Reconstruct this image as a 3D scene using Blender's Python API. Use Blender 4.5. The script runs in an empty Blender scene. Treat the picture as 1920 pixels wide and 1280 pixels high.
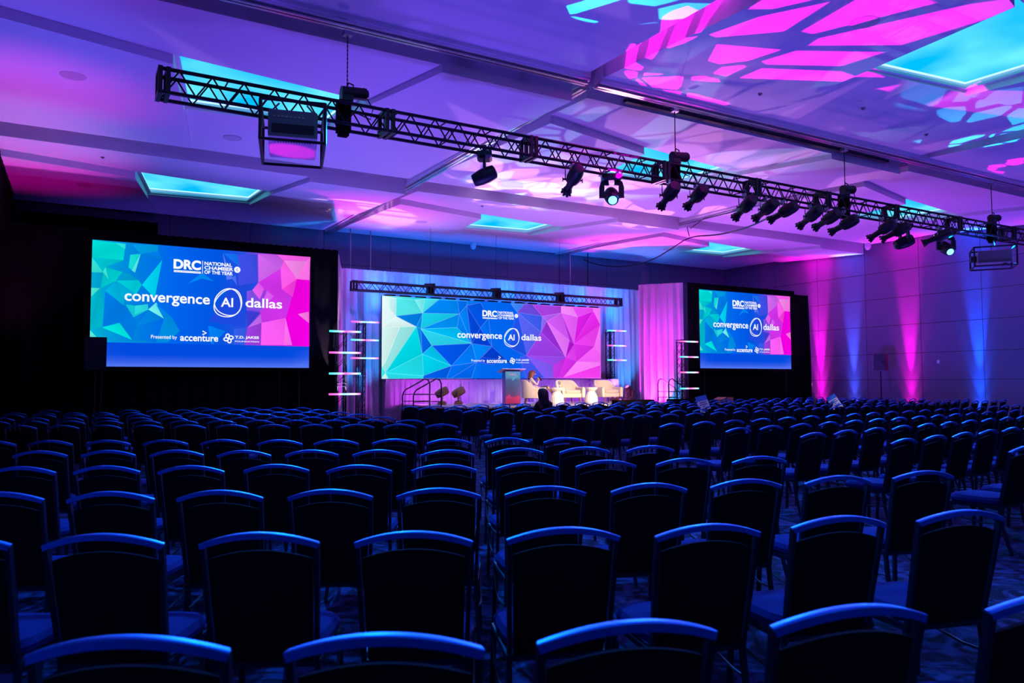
import bpy, bmesh, math, random
from mathutils import Vector, Matrix, Euler
from math import pi, sin, cos, radians, sqrt
random.seed(7)
C = bpy.context.scene.collection

# ------------------------------------------------------------------ camera, exposure, world
F_PX = 1430.0
YAW, PITCH, ROLL = radians(30.3), math.atan(77 / 1430.0), 0.003
fw = Vector((sin(YAW) * cos(PITCH), cos(YAW) * cos(PITCH), sin(PITCH)))
rt = Vector((cos(YAW), -sin(YAW), 0))
up = rt.cross(fw)
rt, up = rt * cos(ROLL) - up * sin(ROLL), up * cos(ROLL) + rt * sin(ROLL)
cam_d = bpy.data.cameras.new('camera')
cam_d.sensor_width = 36
cam_d.lens = F_PX / 1920 * 36
cam_d.clip_end = 200
cam_d.dof.use_dof = True
cam_d.dof.focus_distance = 14
cam_d.dof.aperture_fstop = 4.0
cam = bpy.data.objects.new('camera', cam_d)
C.objects.link(cam)
cam.matrix_world = Matrix(((rt.x, up.x, -fw.x, 0), (rt.y, up.y, -fw.y, 0), (rt.z, up.z, -fw.z, 1.48), (0, 0, 0, 1)))
S = bpy.context.scene
S.camera = cam
S.view_settings.view_transform = 'Standard'
S.view_settings.look = 'None'
S.view_settings.exposure = 0.0
S.view_settings.gamma = 1.0
S.view_settings.use_curve_mapping = False
w = bpy.data.worlds.new('world')
S.world = w
w.use_nodes = True
w.node_tree.nodes['Background'].inputs[0].default_value = (0.002, 0.004, 0.03, 1)
w.node_tree.nodes['Background'].inputs[1].default_value = 1.0


def lin(c):
    return tuple((v / 255 / 12.92 if v / 255 <= 0.04045 else ((v / 255 + 0.055) / 1.055) ** 2.4) for v in c)


# ------------------------------------------------------------------ lights
def spot(name, loc, aim, col, watts, angle, blend=0.5, size=0.06, gobo=None):
    d = bpy.data.lights.new(name, 'SPOT')
    d.color = col
    d.energy = watts
    d.spot_size = radians(angle)
    d.spot_blend = blend
    d.shadow_soft_size = size
    o = bpy.data.objects.new(name, d)
    C.objects.link(o)
    o.location = loc
    o.rotation_euler = (Vector(aim) - Vector(loc)).to_track_quat('-Z', 'Y').to_euler()
    if gobo:                                     # a glass pattern in the fixture's gate, as real moving heads have
        scale, gap, keep, seed = gobo
        d.use_nodes = True
        nt = d.node_tree
        em = nt.nodes['Emission']
        tc = nt.nodes.new('ShaderNodeTexCoord')
        sp = nt.nodes.new('ShaderNodeSeparateXYZ')
        nt.links.new(tc.outputs['Normal'], sp.inputs[0])
        dv = []
        for ax in 'XY':
            m = nt.nodes.new('ShaderNodeMath')
            m.operation = 'DIVIDE'
            nt.links.new(sp.outputs[ax], m.inputs[0])
            nt.links.new(sp.outputs['Z'], m.inputs[1])
            dv.append(m)
        cb = nt.nodes.new('ShaderNodeCombineXYZ')
        nt.links.new(dv[0].outputs[0], cb.inputs[0])
        nt.links.new(dv[1].outputs[0], cb.inputs[1])
        cb.inputs[2].default_value = seed
        vs = []
        for feat in ('DISTANCE_TO_EDGE', 'F1'):
            v = nt.nodes.new('ShaderNodeTexVoronoi')
            v.feature = feat
            v.inputs['Scale'].default_value = scale
            v.inputs['Randomness'].default_value = 1.0
            nt.links.new(cb.outputs[0], v.inputs['Vector'])
            vs.append(v)
        r1 = nt.nodes.new('ShaderNodeMapRange')
        r1.inputs['From Min'].default_value = gap
        r1.inputs['From Max'].default_value = gap + 0.02
        nt.links.new(vs[0].outputs['Distance'], r1.inputs[0])
        sc = nt.nodes.new('ShaderNodeSeparateXYZ')
        nt.links.new(vs[1].outputs['Color'], sc.inputs[0])
        r2 = nt.nodes.new('ShaderNodeMath')
        r2.operation = 'GREATER_THAN'
        r2.inputs[1].default_value = keep
        nt.links.new(sc.outputs[0], r2.inputs[0])
        ml = nt.nodes.new('ShaderNodeMath')
        ml.operation = 'MULTIPLY'
        nt.links.new(r1.outputs[0], ml.inputs[0])
        nt.links.new(r2.outputs[0], ml.inputs[1])
        nt.links.new(ml.outputs[0], em.inputs['Strength'])
    return o


PINK, BLUE, PURP, CYAN = (1.0, 0.0, 0.62), (0.0, 0.10, 1.0), (0.42, 0.08, 1.0), (0.0, 0.65, 1.0)
# uplights at the foot of the right wall: a broad flood and a tight column each
for y_, c_, e_ in ((20.3, PINK, 1.4), (18.8, (0.05, 0.12, 1.0), 0.8), (16.5, PINK, 1.0), (14.1, BLUE, 1.3), (11.6, PINK, 0.5), (9.0, BLUE, 1.0), (5.5, PINK, 0.5)):
    spot('wall_uplight', (26.08, y_, 0.25), (26.20, y_, 6.6), c_, 1500 * e_, 34, 1.0, 0.03)
    spot('wall_uplight', (26.06, y_, 0.22), (26.24, y_, 8.0), c_, 15000 * e_, 15, 0.8, 0.03)
    spot('wall_uplight', (26.16, y_, 0.2), (26.22, y_, 4.0), c_, 260 * e_, 60, 1.0, 0.03)
for y_ in (12.5, 17.5, 22.5):
    spot('added_wall_wash', (21.0, y_ - 2.0, 1.3), (26.3, y_, 4.4), (0.0, 0.09, 1.0) if y_ < 15 else (0.16, 0.04, 1.0), 800 if y_ < 15 else 550, 85, 1.0)  # added fill spots without fixtures, tinting the right wall blue and violet
# uplights along the left wall
for y_, c_, e_ in ((21.5, PINK, 700), (19.4, (1.0, 0.05, 0.7), 1500), (17.9, (0.25, 0.35, 1.0), 1100), (15.2, (1.0, 0.08, 0.80), 1400), (12.8, (0.10, 0.12, 1.0), 1200), (9.5, (0.6, 0.0, 0.8), 500), (6.0, (0.3, 0.1, 1), 700)):
    spot('uplight_left', (-1.05, y_, 1.3), (-0.95, y_, 6.6), c_, e_ * 0.42, 60, 1.0)
# added ceiling fill: upward spots with no fixture, some floating over the seats
for x_, y_, c_, e_ in ((2.0, 0.2, (0.26, 0.07, 1.0), 700), (5.8, 3.2, (0.16, 0.09, 1.0), 450), (11.0, -1.0, (0.08, 0.09, 1.0), 600), (17.5, 1.0, (0.04, 0.08, 1.0), 800), (23.0, 5.0, (0.05, 0.06, 1.0), 400),
                       (1.5, 10.6, (0.18, 0.06, 1.0), 450), (5.8, 9.2, (0.14, 0.08, 1.0), 550), (12.0, 7.2, (0.14, 0.10, 1.0), 600), (18.0, 8.0, (0.12, 0.07, 1.0), 480), (23.5, 11.5, (0.30, 0.06, 1.0), 500),
                       (5.8, 14.0, (0.30, 0.12, 1.0), 650), (5.8, 18.6, (0.14, 0.14, 1.0), 700), (12.0, 18.6, (0.55, 0.20, 1.0), 1000), (18.4, 18.6, (0.5, 0.12, 1.0), 900), (23.5, 19.0, (0.5, 0.06, 1.0), 500),
                       (13.0, 14.0, (0.60, 0.18, 1.0), 750), (19.5, 14.5, (0.55, 0.10, 1.0), 850), (1.5, 16.5, (0.16, 0.08, 1.0), 450)):
    spot('added_ceiling_wash', (x_, y_, 1.15), (x_ + 0.01, y_ + 0.1, 6.6), c_, e_, 125, 1.0, 0.2)
for x_ in (3.0, 9.0, 15.0, 21.0):
    spot('added_back_wall_wash', (x_, 24.2, 0.4), (x_, 25.4, 6.5), (0.03, 0.10, 1.0) if x_ > 4 else (0.06, 0.03, 0.5), 600, 80, 1.0)  # added spots hidden behind the set, to turn the back wall blue
# blue wash over the audience
for x_, y_, ax_, ay_, e_ in ((3.4, 10.0, 1.5, 3.2, 1700), (8.6, 10.0, 4.0, 4.6, 1300), (14.3, 10.0, 10.5, 6.0, 1800), (20.0, 10.0, 15.0, 7.0, 1600),
                             (4.5, 19.4, 2.3, 13.0, 1200), (11.0, 19.8, 10.0, 13.5, 800), (16.0, 19.8, 15.5, 13.5, 800), (22.0, 19.6, 21.5, 13.0, 1200)):
    spot('audience_wash', (x_, y_, 4.9), (ax_, ay_, 0.6), (0.0, 0.20, 1.0), e_ * 1.25, 84, 1.0, 0.1)
# gobo patterns thrown by the moving heads
spot('gobo_pink', (7.5, 10.0, 4.60), (9.4, 8.1, 6.5), (1.0, 0.0, 0.70), 4600, 86, 0.1, 0.010, (4.0, 0.085, 0.22, 1.3))
spot('gobo_cyan', (5.45, 10.0, 4.7), (6.4, 7.4, 6.5), (0.0, 0.65, 1.0), 1300, 40, 0.1, 0.010, (6.5, 0.08, 0.45, 4.1))
spot('gobo_cyan', (17.8, 10.0, 4.5), (15.9, 8.3, 6.5), (0.0, 0.55, 1.0), 900, 50, 0.1, 0.010, (6.0, 0.08, 0.45, 2.2))
spot('gobo_pink', (17.8, 10.0, 4.5), (19.6, 9.2, 6.5), (1.0, 0.0, 0.7), 700, 36, 0.1, 0.010, (8.0, 0.07, 0.4, 7.2))
spot('gobo_white', (10.1, 21.2, 1.55), (10.5, 15.5, 6.5), (1.0, 0.42, 0.85), 2300, 48, 0.5, 0.015, (9.0, 0.025, 0.45, 3.3))
spot('gobo_sky', (10.7, 21.2, 1.55), (11.0, 15.0, 6.5), (0.35, 0.80, 1.0), 2100, 52, 0.5, 0.015, (9.5, 0.025, 0.5, 9.3))
spot('gobo_rose', (17.2, 21.5, 1.6), (14.5, 15.0, 6.5), (1.0, 0.30, 0.75), 2600, 50, 0.5, 0.015, (9.0, 0.025, 0.5, 5.7))
spot('gobo_lilac', (17.7, 21.5, 1.6), (8.0, 13.0, 6.5), (0.9, 0.35, 1.0), 3500, 34, 0.3, 0.02, (7.0, 0.02, 0.40, 6.1))
spot('sweep_warm', (6.2, 19.3, 0.9), (7.0, 21.8, 6.5), (1.0, 0.6, 0.9), 1100, 40, 0.15, 0.02)
# warm key light on the stage from the profile spots
for x_, ax_ in ((12.7, 12.9), (13.7, 15.4), (15.2, 14.1)):
    spot('stage_key', (x_, 10.35, 4.55), (ax_, 20.4, 0.9), (1.0, 0.77, 0.50), 5200, 15, 0.7, 0.05)
spot('stage_key', (11.4, 10.35, 4.55), (11.0, 20.6, 1.1), (1.0, 0.7, 0.55), 2200, 14, 0.8, 0.05)
for sx_, sy_, lx_ in ((13.6, 13.75, 13.86), (19.1, 14.1, 17.2)):
    spot('added_sign_spot', (lx_, 10.3, 4.6), (sx_, sy_, 0.95), (0.55, 0.75, 1.0), 420, 7, 0.6, 0.04)  # added narrow spots that brighten the two paper signs
# coloured uplights behind the set
for x_, y_, z_, c_, e_ in ((6.9, 20.6, 0.2, PINK, 700), (8.0, 22.6, 0.2, (0.0, 0.35, 1.0), 500), (7.5, 21.9, 0.2, (0.35, 0.10, 1.0), 700),
                       (17.9, 22.75, 1.0, (0.20, 0.10, 1.0), 500), (18.6, 22.7, 0.3, (0.0, 0.35, 1.0), 500),
                       (18.25, 20.75, 0.3, (1.0, 0.02, 0.8), 1300), (18.5, 20.45, 0.2, (0.0, 0.5, 1.0), 160), (18.05, 21.0, 0.3, (0.9, 0.02, 0.85), 1300)):
    spot('set_uplight', (x_, y_, z_), (x_ + 0.15, y_ + 0.45, 3.6), c_, e_ * 2.0, 64, 1.0, 0.05)
for x_, c_ in ((9.6, (0.75, 0.08, 1.0)), (10.9, (0.60, 0.10, 1.0)), (12.2, (0.30, 0.14, 1.0)), (13.5, (0.22, 0.12, 1.0)), (14.8, (0.40, 0.10, 1.0)), (16.1, (0.50, 0.08, 0.9)), (17.3, (0.45, 0.08, 0.9))):
    spot('added_skirt_fill', (x_, 21.7, 0.87), (x_, 22.98, 1.15), c_, 170 if x_ < 12 else 110, 120, 1.0, 0.05)  # added spots with no fixture, put on the deck to brighten the skirt
spot('added_side_fill', (15.4, 18.9, 2.2), (18.5, 21.0, 2.9), (1.0, 0.03, 0.85), 520, 50, 1.0, 0.05)  # extra spot with no fixture, added to strengthen the pink on the drape
spot('added_projector_spot', (0.2, 9.2, 1.2), (2.5, 10.1, 4.55), (1.0, 0.0, 0.6), 900, 9, 0.5, 0.03)  # narrow spot added to put pink on the projector's underside
for x_ in (8.6, 10.2, 11.8, 13.4, 15.0, 16.6, 18.2):
    spot('set_toplight', (x_, 22.72, 4.72), (x_, 23.4, 4.85), (0.0, 0.18, 1.0), 130, 150, 1.0, 0.05)
    spot('set_backlight', (x_, 22.9, 4.35), (x_, 23.45, 3.6), (0.0, 0.16, 1.0), 120, 130, 1.0, 0.05)


# ------------------------------------------------------------------ materials
def mat(name, col, rough=0.6, metal=0.0, var=0.15, scale=20.0, bump=0.0, col2=None, spec=0.5):
    m = bpy.data.materials.new(name)
    m.use_nodes = True
    nt = m.node_tree
    b = nt.nodes['Principled BSDF']
    b.inputs['Roughness'].default_value = rough
    b.inputs['Metallic'].default_value = metal
    b.inputs['Specular IOR Level'].default_value = spec
    tc = nt.nodes.new('ShaderNodeTexCoord')
    n = nt.nodes.new('ShaderNodeTexNoise')
    n.inputs['Scale'].default_value = scale
    nt.links.new(tc.outputs['Object'], n.inputs['Vector'])
    mx = nt.nodes.new('ShaderNodeMix')
    mx.data_type = 'RGBA'
    nt.links.new(n.outputs['Fac'], mx.inputs[0])
    c2 = col2 or tuple(v * (1 - var) for v in col)
    mx.inputs[6].default_value = (*col, 1)
    mx.inputs[7].default_value = (*c2, 1)
    nt.links.new(mx.outputs[2], b.inputs['Base Color'])
    if bump:
        bp = nt.nodes.new('ShaderNodeBump')
        bp.inputs['Strength'].default_value = bump
        bp.inputs['Distance'].default_value = 0.01
        nt.links.new(n.outputs['Fac'], bp.inputs['Height'])
        nt.links.new(bp.outputs[0], b.inputs['Normal'])
    return m


def emis(name, col, strength=1.0):
    m = bpy.data.materials.new(name)
    m.use_nodes = True
    nt = m.node_tree
    nt.nodes.remove(nt.nodes['Principled BSDF'])
    e = nt.nodes.new('ShaderNodeEmission')
    e.inputs[0].default_value = (*col, 1)
    e.inputs[1].default_value = strength
    nt.links.new(e.outputs[0], nt.nodes['Material Output'].inputs[0])
    return m


M = {}
M['ceiling'] = mat('ceiling_paint', (0.72, 0.70, 0.74), 0.9, var=0.04, scale=1.5, spec=0.2)
M['track'] = mat('track_metal', (0.75, 0.75, 0.78), 0.25, 0.9, scale=6)
M['dark_gap'] = mat('dark_gap', (0.02, 0.02, 0.03), 0.8)
M['wall'] = mat('wall_fabric', (0.20, 0.15, 0.26), 0.85, var=0.2, scale=90, bump=0.1)
M['joint'] = mat('wall_joint', (0.03, 0.025, 0.03), 0.9)
M['black_cloth'] = mat('black_velour', (0.0035, 0.0035, 0.0045), 1.0, scale=8, spec=0.05)
M['black'] = mat('black_metal', (0.005, 0.006, 0.013), 0.45, 0.2, scale=30)
M['black_plastic'] = mat('black_plastic', (0.010, 0.010, 0.013), 0.5, scale=40)
M['fixture'] = mat('fixture_body', (0.006, 0.007, 0.014), 0.5, 0.1, scale=30)
M['steel'] = mat('galvanised_steel', (0.35, 0.36, 0.4), 0.35, 0.9, scale=20)
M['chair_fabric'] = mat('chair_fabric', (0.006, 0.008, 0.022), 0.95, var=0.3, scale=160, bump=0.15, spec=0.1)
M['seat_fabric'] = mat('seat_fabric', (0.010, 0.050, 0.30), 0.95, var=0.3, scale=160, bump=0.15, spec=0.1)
M['chair_metal_lit'] = mat('chair_frame_metal_lit', (0.008, 0.30, 0.95), 0.40, 0.85, var=0.1, scale=30)  # blue of the wash light is mixed into this rail colour
M['chair_metal_shaded'] = mat('chair_frame_metal_shaded', (0.010, 0.020, 0.055), 0.45, 0.4, var=0.1, scale=30)  # darker copy of the frame metal, for posts and legs in shade
M['drape'] = mat('silver_drape', (0.50, 0.48, 0.60), 0.5, 0.1, var=0.45, scale=60, bump=0.3)
M['drape_purple'] = mat('stage_skirt', (0.30, 0.24, 0.36), 0.7, 0.0, var=0.4, scale=60, bump=0.3)
M['stage_floor'] = mat('stage_deck', (0.55, 0.50, 0.50), 0.5, var=0.2, scale=5)
M['cream'] = mat('cream_boucle', (0.80, 0.67, 0.50), 0.9, var=0.1, scale=80, bump=0.2)
M['wood'] = mat('walnut_leg', (0.28, 0.09, 0.04), 0.45, var=0.4, scale=25)
M['plaster'] = mat('white_plaster', (0.85, 0.80, 0.72), 0.7, var=0.05, scale=30)
M['skin'] = mat('skin', (0.62, 0.33, 0.20), 0.5, var=0.08, scale=12)
M['hair_red'] = mat('auburn_hair', (0.28, 0.07, 0.03), 0.5, var=0.5, scale=70)
M['hair_dark'] = mat('dark_hair', (0.018, 0.010, 0.02), 0.6, var=0.4, scale=70)
M['blouse'] = mat('cream_blouse', (0.80, 0.66, 0.62), 0.8, var=0.08, scale=30)
M['trousers'] = mat('dark_skirt', (0.03, 0.03, 0.05), 0.8, scale=30)
M['shoe'] = mat('taupe_shoe', (0.12, 0.07, 0.06), 0.5)
M['cardboard'] = mat('cardboard', (0.42, 0.26, 0.13), 0.85, scale=20)
M['bronze'] = mat('bronze_moving_head', (0.22, 0.13, 0.08), 0.4, 0.4, scale=30)
M['rail'] = mat('stair_rail_metal', (0.10, 0.07, 0.08), 0.35, 0.8, scale=20)
M['projector'] = mat('projector_body', (0.16, 0.16, 0.20), 0.5, 0.1, scale=20)
M['projector_base'] = mat('projector_underside', (0.55, 0.50, 0.55), 0.6, scale=20)
M['white_plastic'] = mat('white_plastic', (0.75, 0.75, 0.78), 0.5, scale=20)
M['paper'] = mat('sign_paper', (0.75, 0.78, 0.85), 0.8, scale=20)
M['ink'] = mat('sign_ink', (0.03, 0.06, 0.25), 0.8)
M['sign_blue'] = mat('sign_header', (0.05, 0.22, 0.75), 0.8)
M['lens_cyan'] = emis('lens_cyan', (0.10, 0.85, 1.0), 5.0)
M['cove_strip'] = emis('cove_strip', (0.30, 0.62, 1.0), 2.2)
M['lens_pink'] = emis('lens_pink', (1.0, 0.1, 0.6), 4.0)
M['lens_warm'] = emis('lens_warm', (1.0, 0.85, 0.65), 5.0)
M['lettering'] = emis('lit_lettering', (0.95, 0.97, 1.0), 1.0)
M['lettering_blue'] = emis('lit_lettering_blue', lin((0, 80, 225)), 1.0)
M['lectern_side'] = mat('lectern_side', (0.01, 0.05, 0.22), 0.25, 0.1)
g = bpy.data.materials.new('clear_glass')
g.use_nodes = True
gb = g.node_tree.nodes['Principled BSDF']
gb.inputs['Transmission Weight'].default_value = 1.0
gb.inputs['Roughness'].default_value = 0.03
gb.inputs['Base Color'].default_value = (0.9, 0.95, 1, 1)
M['glass'] = g

# luminous coffer panel: cyan LED light diffusing behind a stretched membrane, brightest by its LED edges
lp = bpy.data.materials.new('luminous_membrane')
lp.use_nodes = True
nt = lp.node_tree
nt.nodes.remove(nt.nodes['Principled BSDF'])
e = nt.nodes.new('ShaderNodeEmission')
e.inputs[1].default_value = 1.1
tc = nt.nodes.new('ShaderNodeTexCoord')
n = nt.nodes.new('ShaderNodeTexNoise')
n.inputs['Scale'].default_value = 0.6
nt.links.new(tc.outputs['Object'], n.inputs['Vector'])
cr = nt.nodes.new('ShaderNodeValToRGB')
cr.color_ramp.elements[0].position = 0.38
cr.color_ramp.elements[0].color = (*lin((0, 186, 250)), 1)
cr.color_ramp.elements[1].position = 0.66
cr.color_ramp.elements[1].color = (*lin((105, 234, 255)), 1)
nt.links.new(n.outputs['Fac'], cr.inputs[0])
nt.links.new(cr.outputs[0], e.inputs[0])
nt.links.new(e.outputs[0], nt.nodes['Material Output'].inputs[0])
M['membrane'] = lp

# carpet
cp = bpy.data.materials.new('patterned_carpet')
cp.use_nodes = True
nt = cp.node_tree
b = nt.nodes['Principled BSDF']
b.inputs['Roughness'].default_value = 0.95
b.inputs['Specular IOR Level'].default_value = 0.1
tc = nt.nodes.new('ShaderNodeTexCoord')
n = nt.nodes.new('ShaderNodeTexNoise')
n.inputs['Scale'].default_value = 3.0
n.inputs['Detail'].default_value = 8
n.inputs['Distortion'].default_value = 3.0
nt.links.new(tc.outputs['Object'], n.inputs['Vector'])
cr = nt.nodes.new('ShaderNodeValToRGB')
cr.color_ramp.elements[0].position = 0.45
cr.color_ramp.elements[0].color = (0.004, 0.012, 0.04, 1)
cr.color_ramp.elements[1].position = 0.62
cr.color_ramp.elements[1].color = (0.03, 0.08, 0.24, 1)
nt.links.new(n.outputs['Fac'], cr.inputs[0])
nt.links.new(cr.outputs[0], b.inputs['Base Color'])
M['carpet'] = cp

# printed / displayed picture: colour per face corner
pic = bpy.data.materials.new('displayed_picture')
pic.use_nodes = True
nt = pic.node_tree
nt.nodes.remove(nt.nodes['Principled BSDF'])
e = nt.nodes.new('ShaderNodeEmission')
a = nt.nodes.new('ShaderNodeVertexColor')
a.layer_name = 'pic'
nt.links.new(a.outputs[0], e.inputs[0])
nt.links.new(e.outputs[0], nt.nodes['Material Output'].inputs[0])
M['picture'] = pic
# LED stick: pink - cyan - pink along its length
for nm, stops in (('tube_a', ((0, (0.05, 0.9, 0.9)), (0.3, (0.3, 0.95, 1)), (0.5, (1, 0.1, 0.6)), (0.8, (1, 0.55, 0.85)), (1, (0.05, 0.9, 1)))),
                  ('tube_b', ((0, (1, 0.08, 0.55)), (0.25, (1, 0.2, 0.6)), (0.45, (0.3, 0.9, 1)), (0.75, (0.7, 0.9, 1)), (1, (1, 0.08, 0.6))))):
    m = bpy.data.materials.new('led_' + nm)
    m.use_nodes = True
    nt = m.node_tree
    nt.nodes.remove(nt.nodes['Principled BSDF'])
    e = nt.nodes.new('ShaderNodeEmission')
    e.inputs[1].default_value = 1.6
    tc = nt.nodes.new('ShaderNodeTexCoord')
    sx = nt.nodes.new('ShaderNodeSeparateXYZ')
    nt.links.new(tc.outputs['Generated'], sx.inputs[0])
    cr = nt.nodes.new('ShaderNodeValToRGB')
    els = cr.color_ramp.elements
    els[0].position, els[0].color = stops[0][0], (*stops[0][1], 1)
    els[1].position, els[1].color = stops[-1][0], (*stops[-1][1], 1)
    for p_, c_ in stops[1:-1]:
        q_ = els.new(p_)
        q_.color = (*c_, 1)
    nt.links.new(sx.outputs[0], cr.inputs[0])
    nt.links.new(cr.outputs[0], e.inputs[0])
    nt.links.new(e.outputs[0], nt.nodes['Material Output'].inputs[0])
    M[nm] = m


# ------------------------------------------------------------------ mesh builder
class MB:
    def __init__(s):
        s.v, s.f = [], []

    def add(s, vs, fs):
        n0 = len(s.v)
        s.v += [tuple(p) for p in vs]
        s.f += [tuple(i + n0 for i in f_) for f_ in fs]
        return s

    def box(s, c, d, rot=None):
        vs = []
        for z in (-1, 1):
            for x, y in ((-1, -1), (1, -1), (1, 1), (-1, 1)):
                p = Vector((x * d[0] / 2, y * d[1] / 2, z * d[2] / 2))
                if rot is not None:
                    p = rot @ p
                vs.append(p + Vector(c))
        return s.add(vs, [(3, 2, 1, 0), (4, 5, 6, 7), (0, 1, 5, 4), (1, 2, 6, 5), (2, 3, 7, 6), (3, 0, 4, 7)])

    def loft(s, rings, close_ends=True):
        n = len(rings[0])
        vs = [p for r in rings for p in r]
        fs = []
        for i in range(len(rings) - 1):
            for j in range(n):
                k = (j + 1) % n
                fs.append((i * n + j, i * n + k, (i + 1) * n + k, (i + 1) * n + j))
        if close_ends:
            fs.append(tuple(range(n))[::-1])
            fs.append(tuple((len(rings) - 1) * n + j for j in range(n)))
        return s.add(vs, fs)

    def sweep(s, pts, sec, upv=(0, 0, 1)):
        """sweep a 2D section (list of (side, up)) along pts"""
        pts = [Vector(p) for p in pts]
        rings = []
        for i, p in enumerate(pts):
            t = (pts[min(i + 1, len(pts) - 1)] - pts[max(i - 1, 0)]).normalized()
            u = Vector(upv)
            if abs(t.dot(u)) > 0.98:
                u = Vector((0, 1, 0)) if abs(t.y) < 0.9 else Vector((1, 0, 0))
            sd = t.cross(u).normalized()
            uu = sd.cross(t).normalized()
            rings.append([p + sd * a_ + uu * b_ for a_, b_ in sec])
        return s.loft(rings)

    def tube(s, pts, r, n=8, upv=(0, 0, 1)):
        if isinstance(r, (int, float)):
            return s.sweep(pts, [(r * cos(2 * pi * k / n), r * sin(2 * pi * k / n)) for k in range(n)], upv)
        pts = [Vector(p) for p in pts]
        rings = []
        for i, p in enumerate(pts):
            t = (pts[min(i + 1, len(pts) - 1)] - pts[max(i - 1, 0)]).normalized()
            u = Vector(upv)
            if abs(t.dot(u)) > 0.98:
                u = Vector((0, 1, 0)) if abs(t.y) < 0.9 else Vector((1, 0, 0))
            sd = t.cross(u).normalized()
            uu = sd.cross(t).normalized()
            rings.append([p + sd * r[i] * cos(2 * pi * k / n) + uu * r[i] * sin(2 * pi * k / n) for k in range(n)])
        return s.loft(rings)

    def lathe(s, prof, n=20, c=(0, 0, 0)):
        return s.loft([[(c[0] + r * cos(2 * pi * k / n), c[1] + r * sin(2 * pi * k / n), c[2] + z) for k in range(n)] for r, z in prof])

    def prism(s, poly, z0, z1):
        """z0, z1: numbers or functions (x, y) -> z"""
        f0 = z0 if callable(z0) else (lambda x, y: z0)
        f1 = z1 if callable(z1) else (lambda x, y: z1)
        return s.loft([[(x, y, f0(x, y)) for x, y in poly], [(x, y, f1(x, y)) for x, y in poly]])

    def mesh(s, name, m=None, smooth=False):
        me = bpy.data.meshes.new(name)
        me.from_pydata(s.v, [], s.f)
        bm = bmesh.new()
        bm.from_mesh(me)
        bmesh.ops.recalc_face_normals(bm, faces=bm.faces)
        bm.to_mesh(me)
        bm.free()
        if m is not None:
            for q in (m if isinstance(m, (list, tuple)) else [m]):
                me.materials.append(q)
        if smooth:
            for p in me.polygons:
                p.use_smooth = True
            try:
                me.set_sharp_from_angle(angle=radians(38))
            except Exception:
                pass
        return me

    def build(s, name, m, parent=None, smooth=False, loc=None):
        return link(name, s.mesh(name, m, smooth), parent, loc)


def link(name, data, parent=None, loc=None):
    o = bpy.data.objects.new(name, data)
    C.objects.link(o)
    if parent is not None:
        o.parent = parent
    if loc is not None:
        o.location = loc
    return o


def tag(o, label=None, cat=None, group=None, kind=None):
    if label:
        o['label'] = label
    if cat:
        o['category'] = cat
    if group:
        o['group'] = group
    if kind:
        o['kind'] = kind
    return o


def empty(name, loc, rz=0.0, label=None, cat=None, group=None, kind=None):
    o = bpy.data.objects.new(name, None)
    o.empty_display_size = 0.1
    C.objects.link(o)
    o.location = loc
    o.rotation_euler = (0, 0, rz)
    return tag(o, label, cat, group, kind)


def copy_tree(o, parent=None):
    c = o.copy()
    C.objects.link(c)
    c.parent = parent
    for ch in o.children:
        copy_tree(ch, c)
    return c


def arc(f, n, a=0.0, b=1.0):
    return [f(a + (b - a) * i / n) for i in range(n + 1)]


ORD = ['first', 'second', 'third', 'fourth', 'fifth', 'sixth', 'seventh', 'eighth', 'ninth', 'tenth', 'eleventh', 'twelfth', '13th', '14th', '15th', '16th',
       '17th', '18th', '19th', '20th', '21st', '22nd', '23rd', '24th', '25th', '26th', '27th', '28th', '29th', '30th', '31st', '32nd']

# ------------------------------------------------------------------ room shell
XL, XR, YB, YF, ZC = -1.75, 26.3, 25.4, -4.6, 6.95
MB().box(((XL + XR) / 2, (YB + YF) / 2, -0.05), (XR - XL + 0.6, YB - YF + 0.6, 0.1)).build('floor', M['carpet']); tag(bpy.data.objects['floor'], kind='structure')
o = MB().box(((XL + XR) / 2, (YB + YF) / 2, ZC + 0.05), (XR - XL + 0.6, YB - YF + 0.6, 0.1)).build('ceiling', M['ceiling'])
ceil = tag(o, kind='structure')

# pinwheel of four overlapping tilted ceiling panels around a luminous coffer
W_, H_ = 9.35, 7.45
a_, b_, c_, d_ = (3.05, 2.15), (6.3, 2.62), (6.15, 4.5), (3.55, 4.8)
g0 = 0.16                                                     # clear strip left beside the tracks
panels = [
    ([(g0, 0.25), (6.72, 0.25), b_, a_, (g0, 1.42)], lambda x, y: 6.44 + 0.048 * y),
    ([(g0, 1.42), a_, d_, (4.02, H_), (g0, H_)], lambda x, y: 6.35 + 0.050 * (y - 1.4)),
    ([(4.02, H_), d_, c_, (W_ - g0, 4.15), (W_ - g0, H_)], lambda x, y: 6.62 + 0.015 * (y - 4.8)),
    ([(6.72, 0.25), (W_ - g0, 0.25), (W_ - g0, 4.15), c_, b_], lambda x, y: 6.32 + 0.055 * y),
]
ledge = []
P4 = [Vector((*p, 0)) for p in (a_, b_, c_, d_)]
cen = sum(P4, Vector()) / 4
meshes = [MB().prism(poly, fz, ZC).mesh('ceiling_panel', M['ceiling']) for poly, fz in panels]
mem = MB().prism([a_, b_, c_, d_], 6.80, 6.83).mesh('luminous_panel', M['membrane'])
ledges = []
for i in range(4):
    p, q = P4[i], P4[(i + 1) % 4]
    p2, q2 = p + (cen - p).normalized() * 0.10, q + (cen - q).normalized() * 0.10
    ledges.append(MB().prism([(p.x, p.y), (q.x, q.y), (q2.x, q2.y), (p2.x, p2.y)], 6.66, 6.70).mesh('coffer_ledge', M['ceiling']))
strips = []
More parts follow.
